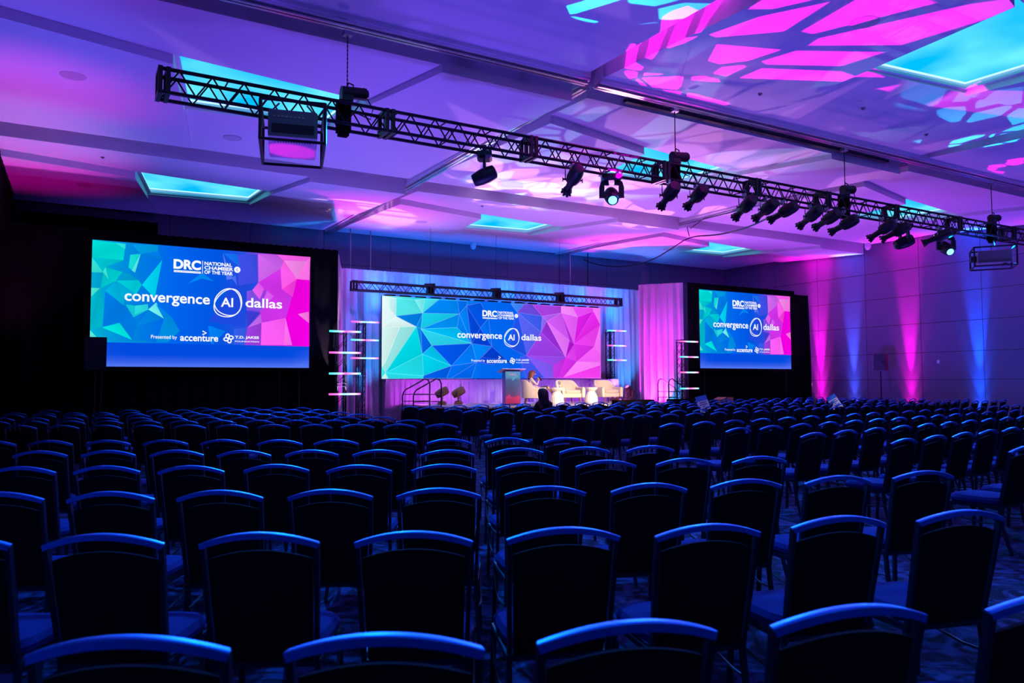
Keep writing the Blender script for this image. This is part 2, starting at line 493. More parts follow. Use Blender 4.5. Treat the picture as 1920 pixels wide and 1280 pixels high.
for i in range(4):
    p, q = P4[i] + (cen - P4[i]).normalized() * 0.02, P4[(i + 1) % 4] + (cen - P4[(i + 1) % 4]).normalized() * 0.02
    p2, q2 = p + (cen - p).normalized() * 0.032, q + (cen - q).normalized() * 0.032
    strips.append(MB().prism([(p.x, p.y), (q.x, q.y), (q2.x, q2.y), (p2.x, p2.y)], 6.775, 6.797).mesh('led_strip', M['cove_strip']))
MX = [XL, 7.6, 16.95]
MY = [-4.55, 2.95, 10.4, 17.9]
for yi, my in enumerate(MY):
    for mx_ in MX:
        for me in meshes:
            link('ceiling_panel', me, ceil, (mx_, my, 0))
        link('luminous_panel', mem, ceil, (mx_, my, 0))
        for me in ledges:
            link('coffer_ledge', me, ceil, (mx_, my, 0))
        for me in strips:
            link('led_strip', me, ceil, (mx_, my, 0))
        if yi >= 1:
            cx, cy = mx_ + 4.8, my + 3.5
# partition tracks in the ceiling
def track(name, p0, p1, label):
    t = empty(name, (0, 0, 0), 0, label, 'ceiling track')
    p0, p1 = Vector(p0), Vector(p1)
    dr = (p1 - p0).normalized()
    sd = Vector((-dr.y, dr.x, 0))
    for off, wd, z in ((-0.10, 0.035, 6.56), (-0.035, 0.05, 6.53), (0.045, 0.05, 6.53), (0.11, 0.03, 6.57)):
        m = MB()
        m.sweep([p0 + sd * off + Vector((0, 0, z)), p1 + sd * off + Vector((0, 0, z))], [(-wd / 2, -0.015), (wd / 2, -0.015), (wd / 2, 0.03), (-wd / 2, 0.03)])
        m.build('rail', M['track'], t)
    m = MB()
    m.sweep([p0 + Vector((0, 0, 6.60)), p1 + Vector((0, 0, 6.60))], [(-0.15, -0.01), (0.15, -0.01), (0.15, 0.35), (-0.15, 0.35)])
    m.build('backing', M['ceiling'], t)
track('partition_track', (XL, 10.32, 0), (7.5, 10.32, 0), 'shiny metal partition track crossing the ceiling parallel to stage, left half')
track('partition_track', (7.72, 10.32, 0), (XR, 10.32, 0), 'dark slotted partition track crossing the ceiling above the lighting truss, right half')
track('partition_track', (7.6, 10.5, 0), (7.6, 25.3, 0), 'bright metal partition track running along the ceiling toward the stage')
track('partition_track', (16.95, 10.5, 0), (16.95, 25.3, 0), 'short partition track in the ceiling right of the big stage screen')
# dark slot beside the right part of the cross track
MB().box((12.3, 10.52, 6.50), (7.6, 0.10, 0.06)).build('slot', M['dark_gap'], bpy.data.objects['partition_track.001'])
# short return soffit in front of the track (Y < 10)
for nm, x_, y_ in (('speaker', -0.02, 14.01), ('speaker', 0.27, 21.8), ('speaker', 9.43, 6.43), ('speaker', 2.9, 16.6), ('speaker', 9.39, 21.6), ('speaker', 6.41, 21.6), ('speaker', 19.44, 21.6), ('speaker', 16.2, 21.8)):
    ix = max(i for i in range(3) if MX[i] <= x_)
    iy = max(i for i in range(4) if MY[i] <= y_)
    lx, ly = x_ - MX[ix], y_ - MY[iy]
    # height of the panel above this point
    if ly < 2 and lx < 6.5: zz = panels[0][1](lx, ly)
    elif lx < 3.3: zz = panels[1][1](lx, ly)
    elif ly > 4.4: zz = panels[2][1](lx, ly)
    else: zz = panels[3][1](lx, ly)
    m = MB().lathe([(0.19, 0.0), (0.19, -0.012), (0.16, -0.018), (0.02, -0.014)], 24)
    o = m.build('ceiling_speaker', M['projector_base'], None, True, (x_, y_, zz))
    where = {(-0.02): 'over the left wall uplights, nearest of the left pair', 0.27: 'above the left side screen', 9.43: 'among the pink light shards at top', 2.9: 'beyond the upper left glowing coffer',
             9.39: 'right of the track near stage wall', 6.41: 'left of the track near stage wall', 19.44: 'near the far right coffer', 16.2: 'above the right end of stage'}[x_]
    tag(o, 'round flush ceiling speaker ' + where, 'speaker', 'ceiling speakers')
for i, (x_, y_) in enumerate(((0.44, 13.36), (0.58, 18.9), (5.44, 18.9), (10.08, 18.9), (10.3, 9.05), (12.49, 8.6), (14.95, 8.9))):
    m = MB().lathe([(0.04, 0.02), (0.04, -0.004), (0.008, -0.006), (0.008, -0.02), (0.016, -0.022), (0.016, -0.025)], 10)
    o = m.build('sprinkler_head', M['steel'], None, True, (x_, y_, 6.48 if y_ < 18 and y_ > 10.4 else 6.47))
    tag(o, ['tiny ceiling sprinkler beside the nearest left speaker', 'tiny ceiling sprinkler above the left glowing coffer', 'tiny ceiling sprinkler just left of the lengthwise track',
            'tiny ceiling sprinkler right of the lengthwise track', 'tiny ceiling sprinkler below the pink light shards', 'tiny ceiling sprinkler left of the big right coffer',
            'tiny ceiling sprinkler below the big right coffer'][i], 'sprinkler', 'ceiling sprinklers')


def wall(name, p0, p1, cols, rows, vis):
    """p0 -> p1 along the foot; panels of cols x rows with recessed joints, on the inner (left-hand) side"""
    p0, p1 = Vector(p0), Vector(p1)
    dr = (p1 - p0).normalized()
    nrm = Vector((-dr.y, dr.x, 0))
    rot = Matrix((dr, nrm, Vector((0, 0, 1)))).transposed()
    L = (p1 - p0).length
    o = MB().box((p0 + p1) / 2 - nrm * 0.1 + Vector((0, 0, 3.5)), (L, 0.16, 7.1), rot).build(name, M['joint'])
    tag(o, kind='structure')
    for i in range(len(cols) - 1):
        for j in range(len(rows) - 1):
            x0, x1, z0, z1 = cols[i], cols[i + 1], rows[j], rows[j + 1]
            if not vis(x0, x1, z0, z1):
                continue
            c = p0 + dr * (x0 + x1) / 2 + Vector((0, 0, (z0 + z1) / 2)) - nrm * 0.012
            MB().box(c, (x1 - x0 - 0.016, 0.024, z1 - z0 - 0.016), rot).build('wall_panel', M['wall'], o)
    return o


zr = [0.0, 0.55, 1.54, 2.50, 3.54, 4.56, 5.55, 6.95]
# right wall: from (XR, YB) to (XR, YF)?  inner side is -X, walk from YF to YB so that left-hand side is -X
colsR = [0.0] + [13.95 - YF - 2.14 * k for k in range(8, 0, -1)] + [13.95 - YF + 2.14 * k for k in range(0, 6)] + [YB - YF]
wall('wall_right', (XR, YF, 0), (XR, YB, 0), colsR, zr, lambda *a: True)
wall('wall_back', (XR, YB, 0), (XL, YB, 0), [0] + [2.05 + 2.4 * k for k in range(11)] + [XR - XL], [0.0, 3.54, 4.56, 5.55, 6.95], lambda *a: True)
o = MB().box((XL - 0.1, (YB + YF) / 2, 3.5), (0.2, YB - YF, 7.1)).build('wall_left', M['wall']); tag(o, kind='structure')
o = MB().box(((XL + XR) / 2, YF - 0.1, 3.5), (XR - XL, 0.2, 7.1)).build('wall_front', M['wall']); tag(o, kind='structure')


# ---- displayed facets (x, z metres) and measured chair spots
SIDE_FACETS = [
 ([(0.44,4.8),(1.13,4.77),(1.12,4.63),(1.1,4.38),(0.45,4.4)], (0,215,212)),
 ([(0.91,4.78),(1.14,4.77),(1.13,4.64)], (40,225,225)),
 ([(0.45,4.4),(1.1,4.38),(0.73,4.19),(0.69,4.06)], (0,190,205)),
 ([(0.45,4.4),(0.69,4.06),(0.44,4.05)], (50,220,210)),
 ([(0.44,4.05),(0.69,4.06),(0.65,3.7),(0.45,3.69)], (0,160,205)),
 ([(0.69,4.06),(0.73,4.19),(1.08,4.1),(0.97,3.89),(0.64,3.69)], (0,200,205)),
 ([(0.73,4.19),(0.8,3.91),(0.68,4.07)], (60,222,212)),
 ([(1.08,4.1),(1.23,4.07),(1.43,3.93),(0.96,3.89)], (0,150,205)),
 ([(0.96,3.89),(1.43,3.93),(1.5,3.82),(1.39,3.6),(1.32,3.61)], (0,200,215)),
 ([(0.74,3.64),(0.96,3.89),(1.39,3.59),(1.14,3.47),(1.12,3.32)], (0,175,220)),
 ([(0.45,3.69),(0.63,3.69),(0.45,3.48)], (70,225,210)),
 ([(0.45,3.48),(0.63,3.69),(0.75,3.11),(0.7,2.8),(0.44,2.71)], (0,180,205)),
 ([(0.44,2.71),(0.69,2.79),(0.78,2.43),(0.44,2.54)], (0,170,215)),
 ([(0.44,2.71),(0.6,2.54),(0.44,2.54)], (90,230,215)),
 ([(1.24,4.52),(1.46,4.56),(1.35,4.1),(1.21,4.21)], (20,215,210)),
 ([(1.46,4.56),(1.35,4.1),(1.28,4.15)], (90,230,225)),
 ([(1.27,4.77),(1.84,4.8),(1.83,4.66),(1.46,4.56)], (0,150,220)),
 ([(1.83,4.66),(1.93,4.45),(1.46,4.56)], (0,125,225)),
 ([(1.5,3.82),(1.93,4.45),(1.79,3.56),(1.75,3.56)], (0,205,235)),
 ([(1.18,3.34),(1.37,3.32),(1.64,3.37),(1.65,3.24),(1.34,3.04),(1.19,3.3)], (20,195,215)),
 ([(1.37,3.32),(1.64,3.37),(1.65,3.24),(1.36,3.11)], (40,210,220)),
 ([(1.65,3.24),(1.82,3.42),(1.99,3.04)], (110,235,235)),
 ([(1.4,2.83),(1.99,3.04),(1.65,3.24)], (0,130,225)),
 ([(0.74,3.62),(1.12,3.32),(1.16,3.3),(1.34,3.04),(1.4,2.83),(1.32,2.51),(1.05,2.9),(0.7,2.8)], (0,120,225)),
 ([(1.99,3.04),(2.17,3.08),(2.35,2.75),(2.09,2.47),(1.83,2.46),(1.99,3.0)], (0,140,225)),
 ([(1.81,3.38),(2.17,3.08),(1.99,3.04)], (0,135,228)),
 ([(0.69,2.78),(1.05,2.9),(1.32,2.51)], (0,225,220)),
 ([(0.78,2.45),(1.32,2.51),(1.83,2.46),(0.78,2.43)], (0,140,220)),
 ([(2.52,3.92),(2.83,4.21),(3.1,4.01),(2.82,4.06)], (0,135,240)),
 ([(2.99,2.9),(3.12,2.88),(3.13,2.45),(3.08,2.45)], (0,140,240)),
 ([(3.66,4.71),(4.14,4.77),(4.17,4.05),(4.05,3.84),(3.94,3.82),(3.89,2.88),(3.0,3.01),(3.52,3.9)], (30,75,225)),
 ([(3.66,4.71),(4.14,4.77),(4.17,4.05),(3.7,3.94)], (60,75,225)),
 ([(3.31,4.73),(3.65,4.73),(3.72,4.41)], (20,110,235)),
 ([(3.31,4.73),(3.37,4.56),(3.56,4.1),(3.41,4.07)], (90,120,240)),
 ([(3.53,4.12),(3.62,4.2),(3.66,3.94)], (70,110,240)),
 ([(4.16,4.78),(4.73,4.44),(4.18,4.05)], (205,100,235)),
 ([(4.16,4.78),(4.63,4.8),(4.81,4.66),(4.73,4.44)], (190,90,225)),
 ([(4.63,4.8),(5.52,4.81),(5.5,4.7),(4.81,4.66)], (240,90,225)),
 ([(4.81,4.66),(5.39,4.69),(5.15,4.2)], (235,130,225)),
 ([(5.39,4.69),(5.5,4.8),(5.48,4.19),(5.15,4.2)], (245,110,225)),
 ([(4.73,4.44),(4.81,4.66),(5.15,4.2),(4.77,3.91)], (250,90,230)),
 ([(4.77,3.91),(5.15,4.2),(5.48,4.19),(5.5,2.45),(5.05,2.47),(4.87,3.16),(4.57,3.24),(4.27,3.03)], (240,0,225)),
 ([(4.77,3.91),(5.15,4.2),(5.05,3.72)], (235,60,215)),
 ([(4.73,4.44),(4.77,3.91),(5.03,3.72),(4.89,3.18),(4.27,3.03),(4.23,3.33),(4.56,3.71),(4.31,3.89),(4.18,4.05)], (205,50,230)),
 ([(4.03,3.84),(4.18,4.05),(4.32,3.89),(4.22,3.61)], (225,90,235)),
 ([(3.9,3.81),(4.03,3.84),(4.22,3.61),(4.3,3.34),(3.9,3.32)], (130,80,230)),
 ([(4.32,3.64),(4.4,3.86),(4.57,3.71),(4.43,3.57)], (215,90,240)),
 ([(3.9,3.32),(4.24,3.28),(3.92,2.88)], (60,60,210)),
 ([(3.92,2.88),(4.25,3.24),(4.28,3.02)], (190,100,235)),
 ([(3.92,2.88),(4.27,3.02),(4.25,2.44),(3.86,2.45)], (150,60,215)),
 ([(4.27,3.02),(4.87,3.17),(5.05,2.47),(4.26,2.45)], (250,90,240)),
 ([(4.87,3.17),(5.05,2.47),(4.84,2.46)], (255,110,240)),
 ([(5.19,3.28),(5.47,3.36),(5.48,3.06)], (245,120,220)),
 ([(2.99,2.9),(3.41,2.78),(3.1,2.45)], (0,125,240)),
 ([(3.6,2.84),(3.92,2.88),(3.86,2.45),(3.6,2.46)], (50,90,230)),
]
LED_FACETS = [
 ([(8.58,4.22),(9.08,4.18),(9.07,3.61),(8.6,3.23)], (222,243,243)),
 ([(8.82,3.85),(9.07,3.61),(9.08,4.18),(8.86,4.18)], (190,235,238)),
 ([(9.07,3.61),(9.77,3.3),(8.6,3.23)], (215,240,240)),
 ([(8.6,3.23),(9.77,3.3),(8.72,1.8),(8.59,1.99)], (150,228,228)),
 ([(8.6,3.23),(9.2,3.27),(8.7,2.11),(8.59,1.99)], (205,238,235)),
 ([(8.59,1.99),(8.72,1.8),(8.58,1.61)], (60,230,230)),
 ([(8.58,1.61),(8.72,1.8),(8.82,1.62)], (200,242,240)),
 ([(8.72,1.8),(8.82,1.62),(10.02,1.63),(10.03,1.71)], (40,215,228)),
 ([(8.72,1.8),(9.98,2.41),(10.03,1.71)], (30,215,228)),
 ([(9.77,3.3),(9.98,2.41),(8.72,1.8)], (0,212,226)),
 ([(9.08,4.18),(9.71,4.17),(9.99,3.75),(9.07,3.61)], (80,225,228)),
 ([(9.71,4.17),(10.06,4.21),(9.99,3.75)], (120,230,235)),
 ([(10.06,4.21),(10.57,4.22),(9.99,3.75)], (70,220,235)),
 ([(9.07,3.61),(9.99,3.75),(9.77,3.3)], (0,122,222)),
 ([(9.99,3.75),(9.93,3.23),(9.77,3.3)], (0,140,228)),
 ([(9.77,3.3),(9.93,3.23),(9.98,2.41)], (0,145,222)),
 ([(9.93,3.23),(10.32,2.7),(9.98,2.41)], (0,100,228)),
 ([(9.99,3.75),(11.32,3.78),(9.93,3.23)], (20,200,230)),
 ([(10.57,4.22),(11.25,4.22),(11.32,3.78),(9.99,3.75)], (0,130,238)),
 ([(11.25,4.22),(11.62,4.22),(11.59,4.07),(11.32,3.78)], (0,105,228)),
 ([(9.93,3.23),(11.32,3.78),(11.24,3.32)], (0,140,240)),
 ([(9.93,3.23),(11.24,3.32),(11.79,2.8)], (0,185,240)),
 ([(9.93,3.23),(11.79,2.8),(10.32,2.7)], (40,205,232)),
 ([(11.32,3.78),(11.79,2.8),(11.24,3.32)], (0,128,240)),
 ([(11.32,3.78),(11.59,4.07),(11.79,2.8)], (0,128,246)),
 ([(9.98,2.41),(10.32,2.7),(11.03,2.04)], (0,190,232)),
 ([(9.98,2.41),(11.03,2.04),(10.03,1.71)], (0,205,232)),
 ([(10.32,2.7),(11.79,2.8),(11.03,2.04)], (0,84,232)),
 ([(10.03,1.71),(11.03,2.04),(10.85,1.63),(10.02,1.63)], (0,90,225)),
 ([(11.03,2.04),(11.98,2.17),(11.02,1.63),(10.85,1.63)], (0,108,238)),
 ([(11.03,2.04),(11.79,2.8),(11.98,2.17)], (0,120,246)),
 ([(11.79,2.8),(12.56,2.72),(11.98,2.17)], (0,132,250)),
 ([(11.59,4.07),(12.12,4.2),(12.43,3.69),(12.11,3.33)], (0,82,222)),
 ([(11.59,4.07),(12.11,3.33),(11.79,2.8)], (0,70,212)),
 ([(12.11,3.33),(12.43,3.69),(12.56,2.72)], (0,106,240)),
 ([(12.11,3.33),(12.56,2.72),(11.79,2.8)], (0,66,212)),
 ([(11.98,2.17),(12.56,2.72),(12.93,2.41),(12.64,2.1)], (0,62,212)),
 ([(11.98,2.17),(11.77,1.63),(11.02,1.63)], (0,100,235)),
 ([(13.32,4.22),(13.87,4.24),(13.58,3.93)], (60,130,245)),
 ([(13.87,4.24),(14.2,4.23),(14.61,3.84),(13.58,3.93)], (105,70,215)),
 ([(14.2,4.23),(15.43,4.23),(15.43,3.99),(14.61,3.84)], (165,62,220)),
 ([(13.58,3.93),(14.61,3.84),(14.56,3.26)], (62,92,236)),
 ([(14.61,3.84),(14.8,3.66),(14.56,3.26)], (140,104,240)),
 ([(14.61,3.84),(15.43,3.99),(14.8,3.66)], (172,92,236)),
 ([(13.58,3.93),(14.56,3.26),(13.94,2.42)], (86,96,240)),
 ([(14.56,3.26),(15.61,2.39),(13.94,2.42)], (152,62,226)),
 ([(14.56,3.26),(14.8,3.66),(15.61,2.39)], (148,46,212)),
 ([(14.8,3.66),(15.78,2.99),(15.61,2.39)], (225,112,250)),
 ([(14.8,3.66),(15.43,3.99),(15.78,2.99)], (205,86,240)),
 ([(15.43,4.23),(15.93,4.22),(16.15,3.87),(15.43,3.99)], (236,132,250)),
 ([(15.43,3.99),(16.15,3.87),(15.98,2.88)], (226,92,246)),
 ([(15.43,3.99),(15.98,2.88),(15.78,2.99)], (182,42,216)),
 ([(15.93,4.22),(16.85,4.23),(16.86,4.12),(16.15,3.87)], (226,72,240)),
 ([(16.15,3.87),(16.86,4.12),(15.98,2.88)], (214,30,226)),
 ([(16.86,4.12),(17.17,3.63),(15.98,2.88)], (226,40,232)),
 ([(16.86,4.12),(16.85,4.23),(17.17,4.23),(17.17,3.63)], (240,112,250)),
 ([(15.98,2.88),(17.17,3.63),(16.88,2.8)], (232,62,236)),
 ([(17.17,3.63),(17.15,2.49),(16.88,2.8)], (246,112,250)),
 ([(15.98,2.88),(16.88,2.8),(16.09,2.24)], (214,46,230)),
 ([(15.78,2.99),(15.98,2.88),(15.61,2.39)], (172,22,200)),
 ([(15.61,2.39),(15.98,2.88),(16.09,2.24)], (220,62,236)),
 ([(16.88,2.8),(17.15,2.49),(17.15,2.23),(16.09,2.24)], (240,92,246)),
 ([(16.09,2.24),(17.15,2.23),(17.15,2.11),(15.49,1.66)], (250,124,250)),
 ([(15.49,1.66),(17.15,2.11),(17.14,1.66)], (245,62,240)),
 ([(15.61,2.39),(16.09,2.24),(15.49,1.66),(15.29,1.66)], (212,46,230)),
 ([(15.05,2.09),(15.61,2.39),(15.29,1.66),(15.06,1.66)], (190,52,226)),
 ([(13.94,2.42),(15.61,2.39),(15.05,2.09)], (150,72,235)),
 ([(13.94,2.42),(15.05,2.09),(15.06,1.66),(14.66,1.66)], (126,88,240)),
 ([(13.94,2.42),(14.66,1.66),(13.92,1.66),(13.69,2.36)], (62,82,236)),
 ([(12.57,2.7),(13.09,2.28),(12.18,2.34)], (0,60,202)),
 ([(13.58,3.93),(13.94,2.42),(13.23,2.7),(13.44,3.55)], (30,80,230)),
]
NEAR_CHAIRS = [(1,1,0.14,1.95,-28),
  (1,2,0.64,1.67,-28),
  (1,3,1.17,1.46,-18),
  (1,4,1.73,1.27,-16),
  (1,5,2.32,1.07,-16),
  (2,1,-0.36,3.57,-28),
  (2,2,0.14,3.29,-28),
  (2,3,0.65,3.01,-28),
  (2,4,1.16,2.73,-28),
  (2,5,1.69,2.5,-22),
  (2,6,2.22,2.26,-18),
  (2,7,2.82,2.11,-16),
  (2,8,3.4,1.93,-16),
  (3,1,-0.28,4.83,-28),
  (3,2,0.22,4.54,-28),
  (3,3,0.72,4.29,-28),
  (3,4,1.23,4.02,-28),
  (3,5,1.74,3.76,-28),
  (3,6,2.27,3.53,-22),
  (3,7,2.83,3.33,-18),
  (3,8,3.42,3.17,-18),
  (3,9,4.01,3.0,-16),
  (3,10,4.68,2.88,-16),
  (4,1,-0.24,6.22,-28),
  (4,2,0.26,5.97,-28),
  (4,3,0.76,5.67,-28),
  (4,4,1.28,5.44,-28),
  (4,5,1.76,5.1,-28),
  (4,6,2.28,4.84,-28),
  (4,7,2.84,4.65,-22),
  (4,8,3.39,4.46,-22),
  (4,9,3.97,4.27,-18),
  (4,10,4.55,4.08,-18),
  (5,1,-0.17,7.61,-28),
  (5,2,0.33,7.34,-28),
  (5,3,0.83,7.06,-28),
  (5,4,1.31,6.71,-28),
  (5,5,1.81,6.45,-28),
  (5,6,2.3,6.16,-28),
  (5,7,2.79,5.85,-28),
  (5,8,3.38,5.69,-22),
  (5,9,3.92,5.46,-22),
  (5,10,4.49,5.26,-18),
  (6,1,-0.61,9.22,-28),
  (6,2,-0.12,8.96,-28),
  (6,3,0.38,8.68,-28),
  (6,4,0.88,8.4,-28),
  (6,5,1.38,8.13,-28),
  (6,6,1.86,7.78,-28),
  (6,7,2.35,7.51,-28),
  (6,8,2.87,7.26,-28),
  (6,9,3.35,6.99,-28),
  (6,10,3.91,6.8,-22),
  (6,11,4.41,6.48,-22)]

# ------------------------------------------------------------------ drapes
def drape(name, p0, p1, z0, z1, material, label, amp=0.05, wl=0.28, panel=1.4, pole=True, sub=6, flare=0.0, seed=1):
    """gathered pipe-and-drape run: each cloth panel is a part"""
    rnd = random.Random(seed)
    p0, p1 = Vector((*p0, 0)), Vector((*p1, 0))
    L = (p1 - p0).length
    dr = (p1 - p0).normalized()
    nr = Vector((-dr.y, dr.x, 0))
    t = empty(name, p0, 0, label, 'curtain')
    n = max(1, round(L / panel))
    for k in range(n):
        s0, s1 = L * k / n, L * (k + 1) / n
        cnt = max(8, int((s1 - s0) / wl * sub))
        zs = [z1, z1 - 0.05, z1 - 0.12, z1 - 0.2, (z0 + z1) * 0.5, z0 + 0.01]
        ph = [rnd.uniform(0, 6.28) for _ in range(4)]
        rows = []
        for zi, z in enumerate(zs):
            row = []
            tt = (z1 - z) / (z1 - z0)
            for i in range(cnt + 1):
                s_ = s0 + (s1 - s0) * i / cnt
                a = (sin(2 * pi * s_ / wl + ph[0] * 0.3) + 0.5 * sin(2 * pi * s_ / (wl * 1.7) + ph[1]) + 0.35 * sin(2 * pi * s_ / (wl * 0.45) + ph[2]))
                off = a * amp * (0.25 + 0.75 * min(1, tt * 4) + flare * tt)
                if zi == 0:
                    zz = z + 0.012 * sin(2 * pi * s_ / 0.09 + ph[3])
                else:
                    zz = z
                row.append(dr * s_ + nr * off + Vector((0, 0, zz)))
            rows.append(row)
        m = MB()
        vs = [p for r in rows for p in r]
        w_ = cnt + 1
        fs = [(i * w_ + j, i * w_ + j + 1, (i + 1) * w_ + j + 1, (i + 1) * w_ + j) for i in range(len(rows) - 1) for j in range(cnt)]
        m.add(vs, fs)
        m.build('cloth_panel', material, t, True)
    if pole:
        bo = nr * (0.11 if (p0 + nr).length > (p0 - nr).length else -0.11)
        MB().tube([bo + Vector((0, 0, z1 - 0.06)), bo + dr * L + Vector((0, 0, z1 - 0.06))], 0.02, 8).build('top_pole', M['black'], t)
    return t


# black masking round the side screens and on the left wall
drape('masking_drape', (-1.3, 20.12), (6.30, 20.12), 0, 5.08, M['black_cloth'], 'black masking drape surrounding the left side screen', 0.025, 0.35, 1.5, seed=2)
drape('masking_drape', (18.98, 20.12), (24.6, 20.12), 0, 5.02, M['black_cloth'], 'black masking drape surrounding the right side screen', 0.025, 0.35, 1.5, seed=3)
drape('masking_drape', (24.6, 20.16), (25.5, 20.2), 0, 4.9, M['black_cloth'], 'narrow black drape ending at the pink lit right wall', 0.07, 0.3, 0.9, seed=4)
drape('wall_drape_and_shade', (-1.32, 8.5), (-1.32, 25.2), 0, 6.40, M['black_cloth'], 'tall black drape hung along the left wall', 0.02, 0.4, 1.8, seed=5)
drape('wall_drape_and_shade', (-1.25, 25.22), (2.3, 25.22), 0, 6.35, M['black_cloth'], 'tall black drape over the left end of the back wall', 0.02, 0.4, 1.8, seed=15)  # black sheet put where the back wall is only in shadow
# lit set drapes
drape('set_drape', (6.36, 20.3), (7.40, 23.3), 0, 5.02, M['drape'], 'narrow pink lit drape beside the left screen masking', 0.05, 0.26, 1.6, seed=6)
drape('set_drape', (7.45, 23.45), (19.5, 23.45), 0, 5.12, M['drape'], 'long silver drape lit blue behind the big stage screen', 0.06, 0.27, 1.45, seed=7)
drape('set_drape', (17.98, 21.6), (18.95, 20.32), 0, 5.03, M['drape'], 'pink lit drape between big screen and right screen masking', 0.06, 0.26, 0.9, seed=8)
drape('stage_skirt', (8.78, 22.98), (18.1, 22.98), 0.0, 1.60, M['drape_purple'], 'purple grey skirt hanging under the big stage screen', 0.035, 0.2, 1.35, seed=9)

# ------------------------------------------------------------------ stage
stg = empty('stage', (0, 0, 0), 0, 'low carpeted stage platform with armchairs and lectern on it', 'stage')
for i in range(4):
    x0 = 9.3 + 2.125 * i
    for j, (y0, y1) in enumerate(((19.05, 21.0), (21.0, 22.85))):
        MB().box((x0 + 1.0625, (y0 + y1) / 2, 0.775), (2.115, y1 - y0 - 0.01, 0.05)).build('deck', M['stage_floor'], stg)
MB().box((13.55, 19.10, 0.375), (8.5, 0.03, 0.75)).build('front_skirt', M['black_cloth'], stg)
MB().box((9.35, 20.95, 0.375), (0.03, 3.7, 0.75)).build('side_skirt', M['black_cloth'], stg)
MB().box((17.79, 20.95, 0.375), (0.03, 3.7, 0.75)).build('side_skirt', M['black_cloth'], stg)


def steps(x_top, sgn, y0, y1, label):
    t = empty('stage_steps', (0, 0, 0), 0, label, 'steps')
    for k in range(3):
        z = 0.2 * (k + 1)
        xx = x_top + sgn * (0.14 + 0.28 * (2 - k))
        MB().box((xx, (y0 + y1) / 2, z - 0.02), (0.28, y1 - y0, 0.04)).build('tread', M['stage_floor'], t)
        MB().box((xx, (y0 + y1) / 2, z / 2 - 0.02), (0.25, y1 - y0 - 0.1, z - 0.04)).build('riser_box', M['black'], t)
    for y in (y0, y1):
        m = MB()
        xt, xb = x_top + sgn * 0.02, x_top + sgn * 0.88
        ctl = [(xb, y, 0.02), (xb, y, 1.10)]
        ctl += [(xb - sgn * 0.03, y, 1.20), (xb - sgn * 0.09, y, 1.28)]
        ctl += [(xt + sgn * 0.26, y, 1.54), (xt + sgn * 0.16, y, 1.60), (xt + sgn * 0.05, y, 1.56), (xt, y, 1.44), (xt, y, 0.80)]
        m.tube(ctl, 0.021, 8, (0, 1, 0))
        hr = m.build('hand_rail', M['rail'], t, True)
        for z in (0.95, 1.15):
            MB().tube([(xb, y, z), (xt, y, z)], 0.014, 6).build('cross_bar', M['rail'], t)
    return t


steps(9.3, -1, 19.9, 20.7, 'stage steps with curved handrails at left end of the stage')
steps(17.82, 1, 19.9, 20.45, 'stage steps with curved handrails at right end of the stage')


# ------------------------------------------------------------------ screens
def picture(name, facets, bg, x0, x1, z0, z1, y, parent, bgcols, lines=0.0):
    """flat displayed picture: background grid plus facet polygons, colour per corner"""
    vs, fs, cols = [], [], []
    nx = 24
    for i in range(nx):
        xa, xb = x0 + (x1 - x0) * i / nx, x0 + (x1 - x0) * (i + 1) / nx
        n0 = len(vs)
        vs += [(xa, y, z0), (xb, y, z0), (xb, y, z1), (xa, y, z1)]
        fs.append((n0, n0 + 1, n0 + 2, n0 + 3))
        ca, cb = bgcols((i) / nx), bgcols((i + 1) / nx)
        cols.append([ca, cb, cb, ca])
    lay = 0
    for poly, col in facets:
        lay += 1
        yy = y - 0.002 - 0.00035 * lay
        n0 = len(vs)
        cx_ = [min(max(px, x0), x1) for px, pz in poly]
        cz_ = [min(max(pz, z0), z1) for px, pz in poly]
        vs += [(a, yy, b) for a, b in zip(cx_, cz_)]
        fs.append(tuple(range(n0, n0 + len(poly))))
        c = lin(col)
        k = random.uniform(0.86, 1.0)
        sh = [1.12, 0.9, 0.98, 1.05, 0.93, 1.0, 1.0, 1.0, 1, 1, 1, 1, 1, 1]
        cols.append([tuple(min(1.0, v * sh[i % 12]) for v in c) for i in range(len(poly))])
        if lines:
            lc = tuple(min(1, v * 1.15 + 0.10) for v in c)
            for i in range(len(poly)):
                p, q = Vector((cx_[i], cz_[i])), Vector((cx_[(i + 1) % len(poly)], cz_[(i + 1) % len(poly)]))
                d = (q - p)
                if d.length < 0.05:
                    continue
                nn = Vector((-d.y, d.x)).normalized() * lines
                n0 = len(vs)
                yl = y - 0.021
                vs += [(v.x, yl, v.y) for v in (p - nn, q - nn, q + nn, p + nn)]
                fs.append((n0, n0 + 1, n0 + 2, n0 + 3))
                cols.append([lc] * 4)
    me = bpy.data.meshes.new(name)
    me.from_pydata(vs, [], fs)
    ca = me.color_attributes.new('pic', 'FLOAT_COLOR', 'CORNER')
    i = 0
    for c in cols:
        for v in c:
            ca.data[i].color = (*v, 1)
            i += 1
    me.materials.append(M['picture'])
    return link(name, me, parent)


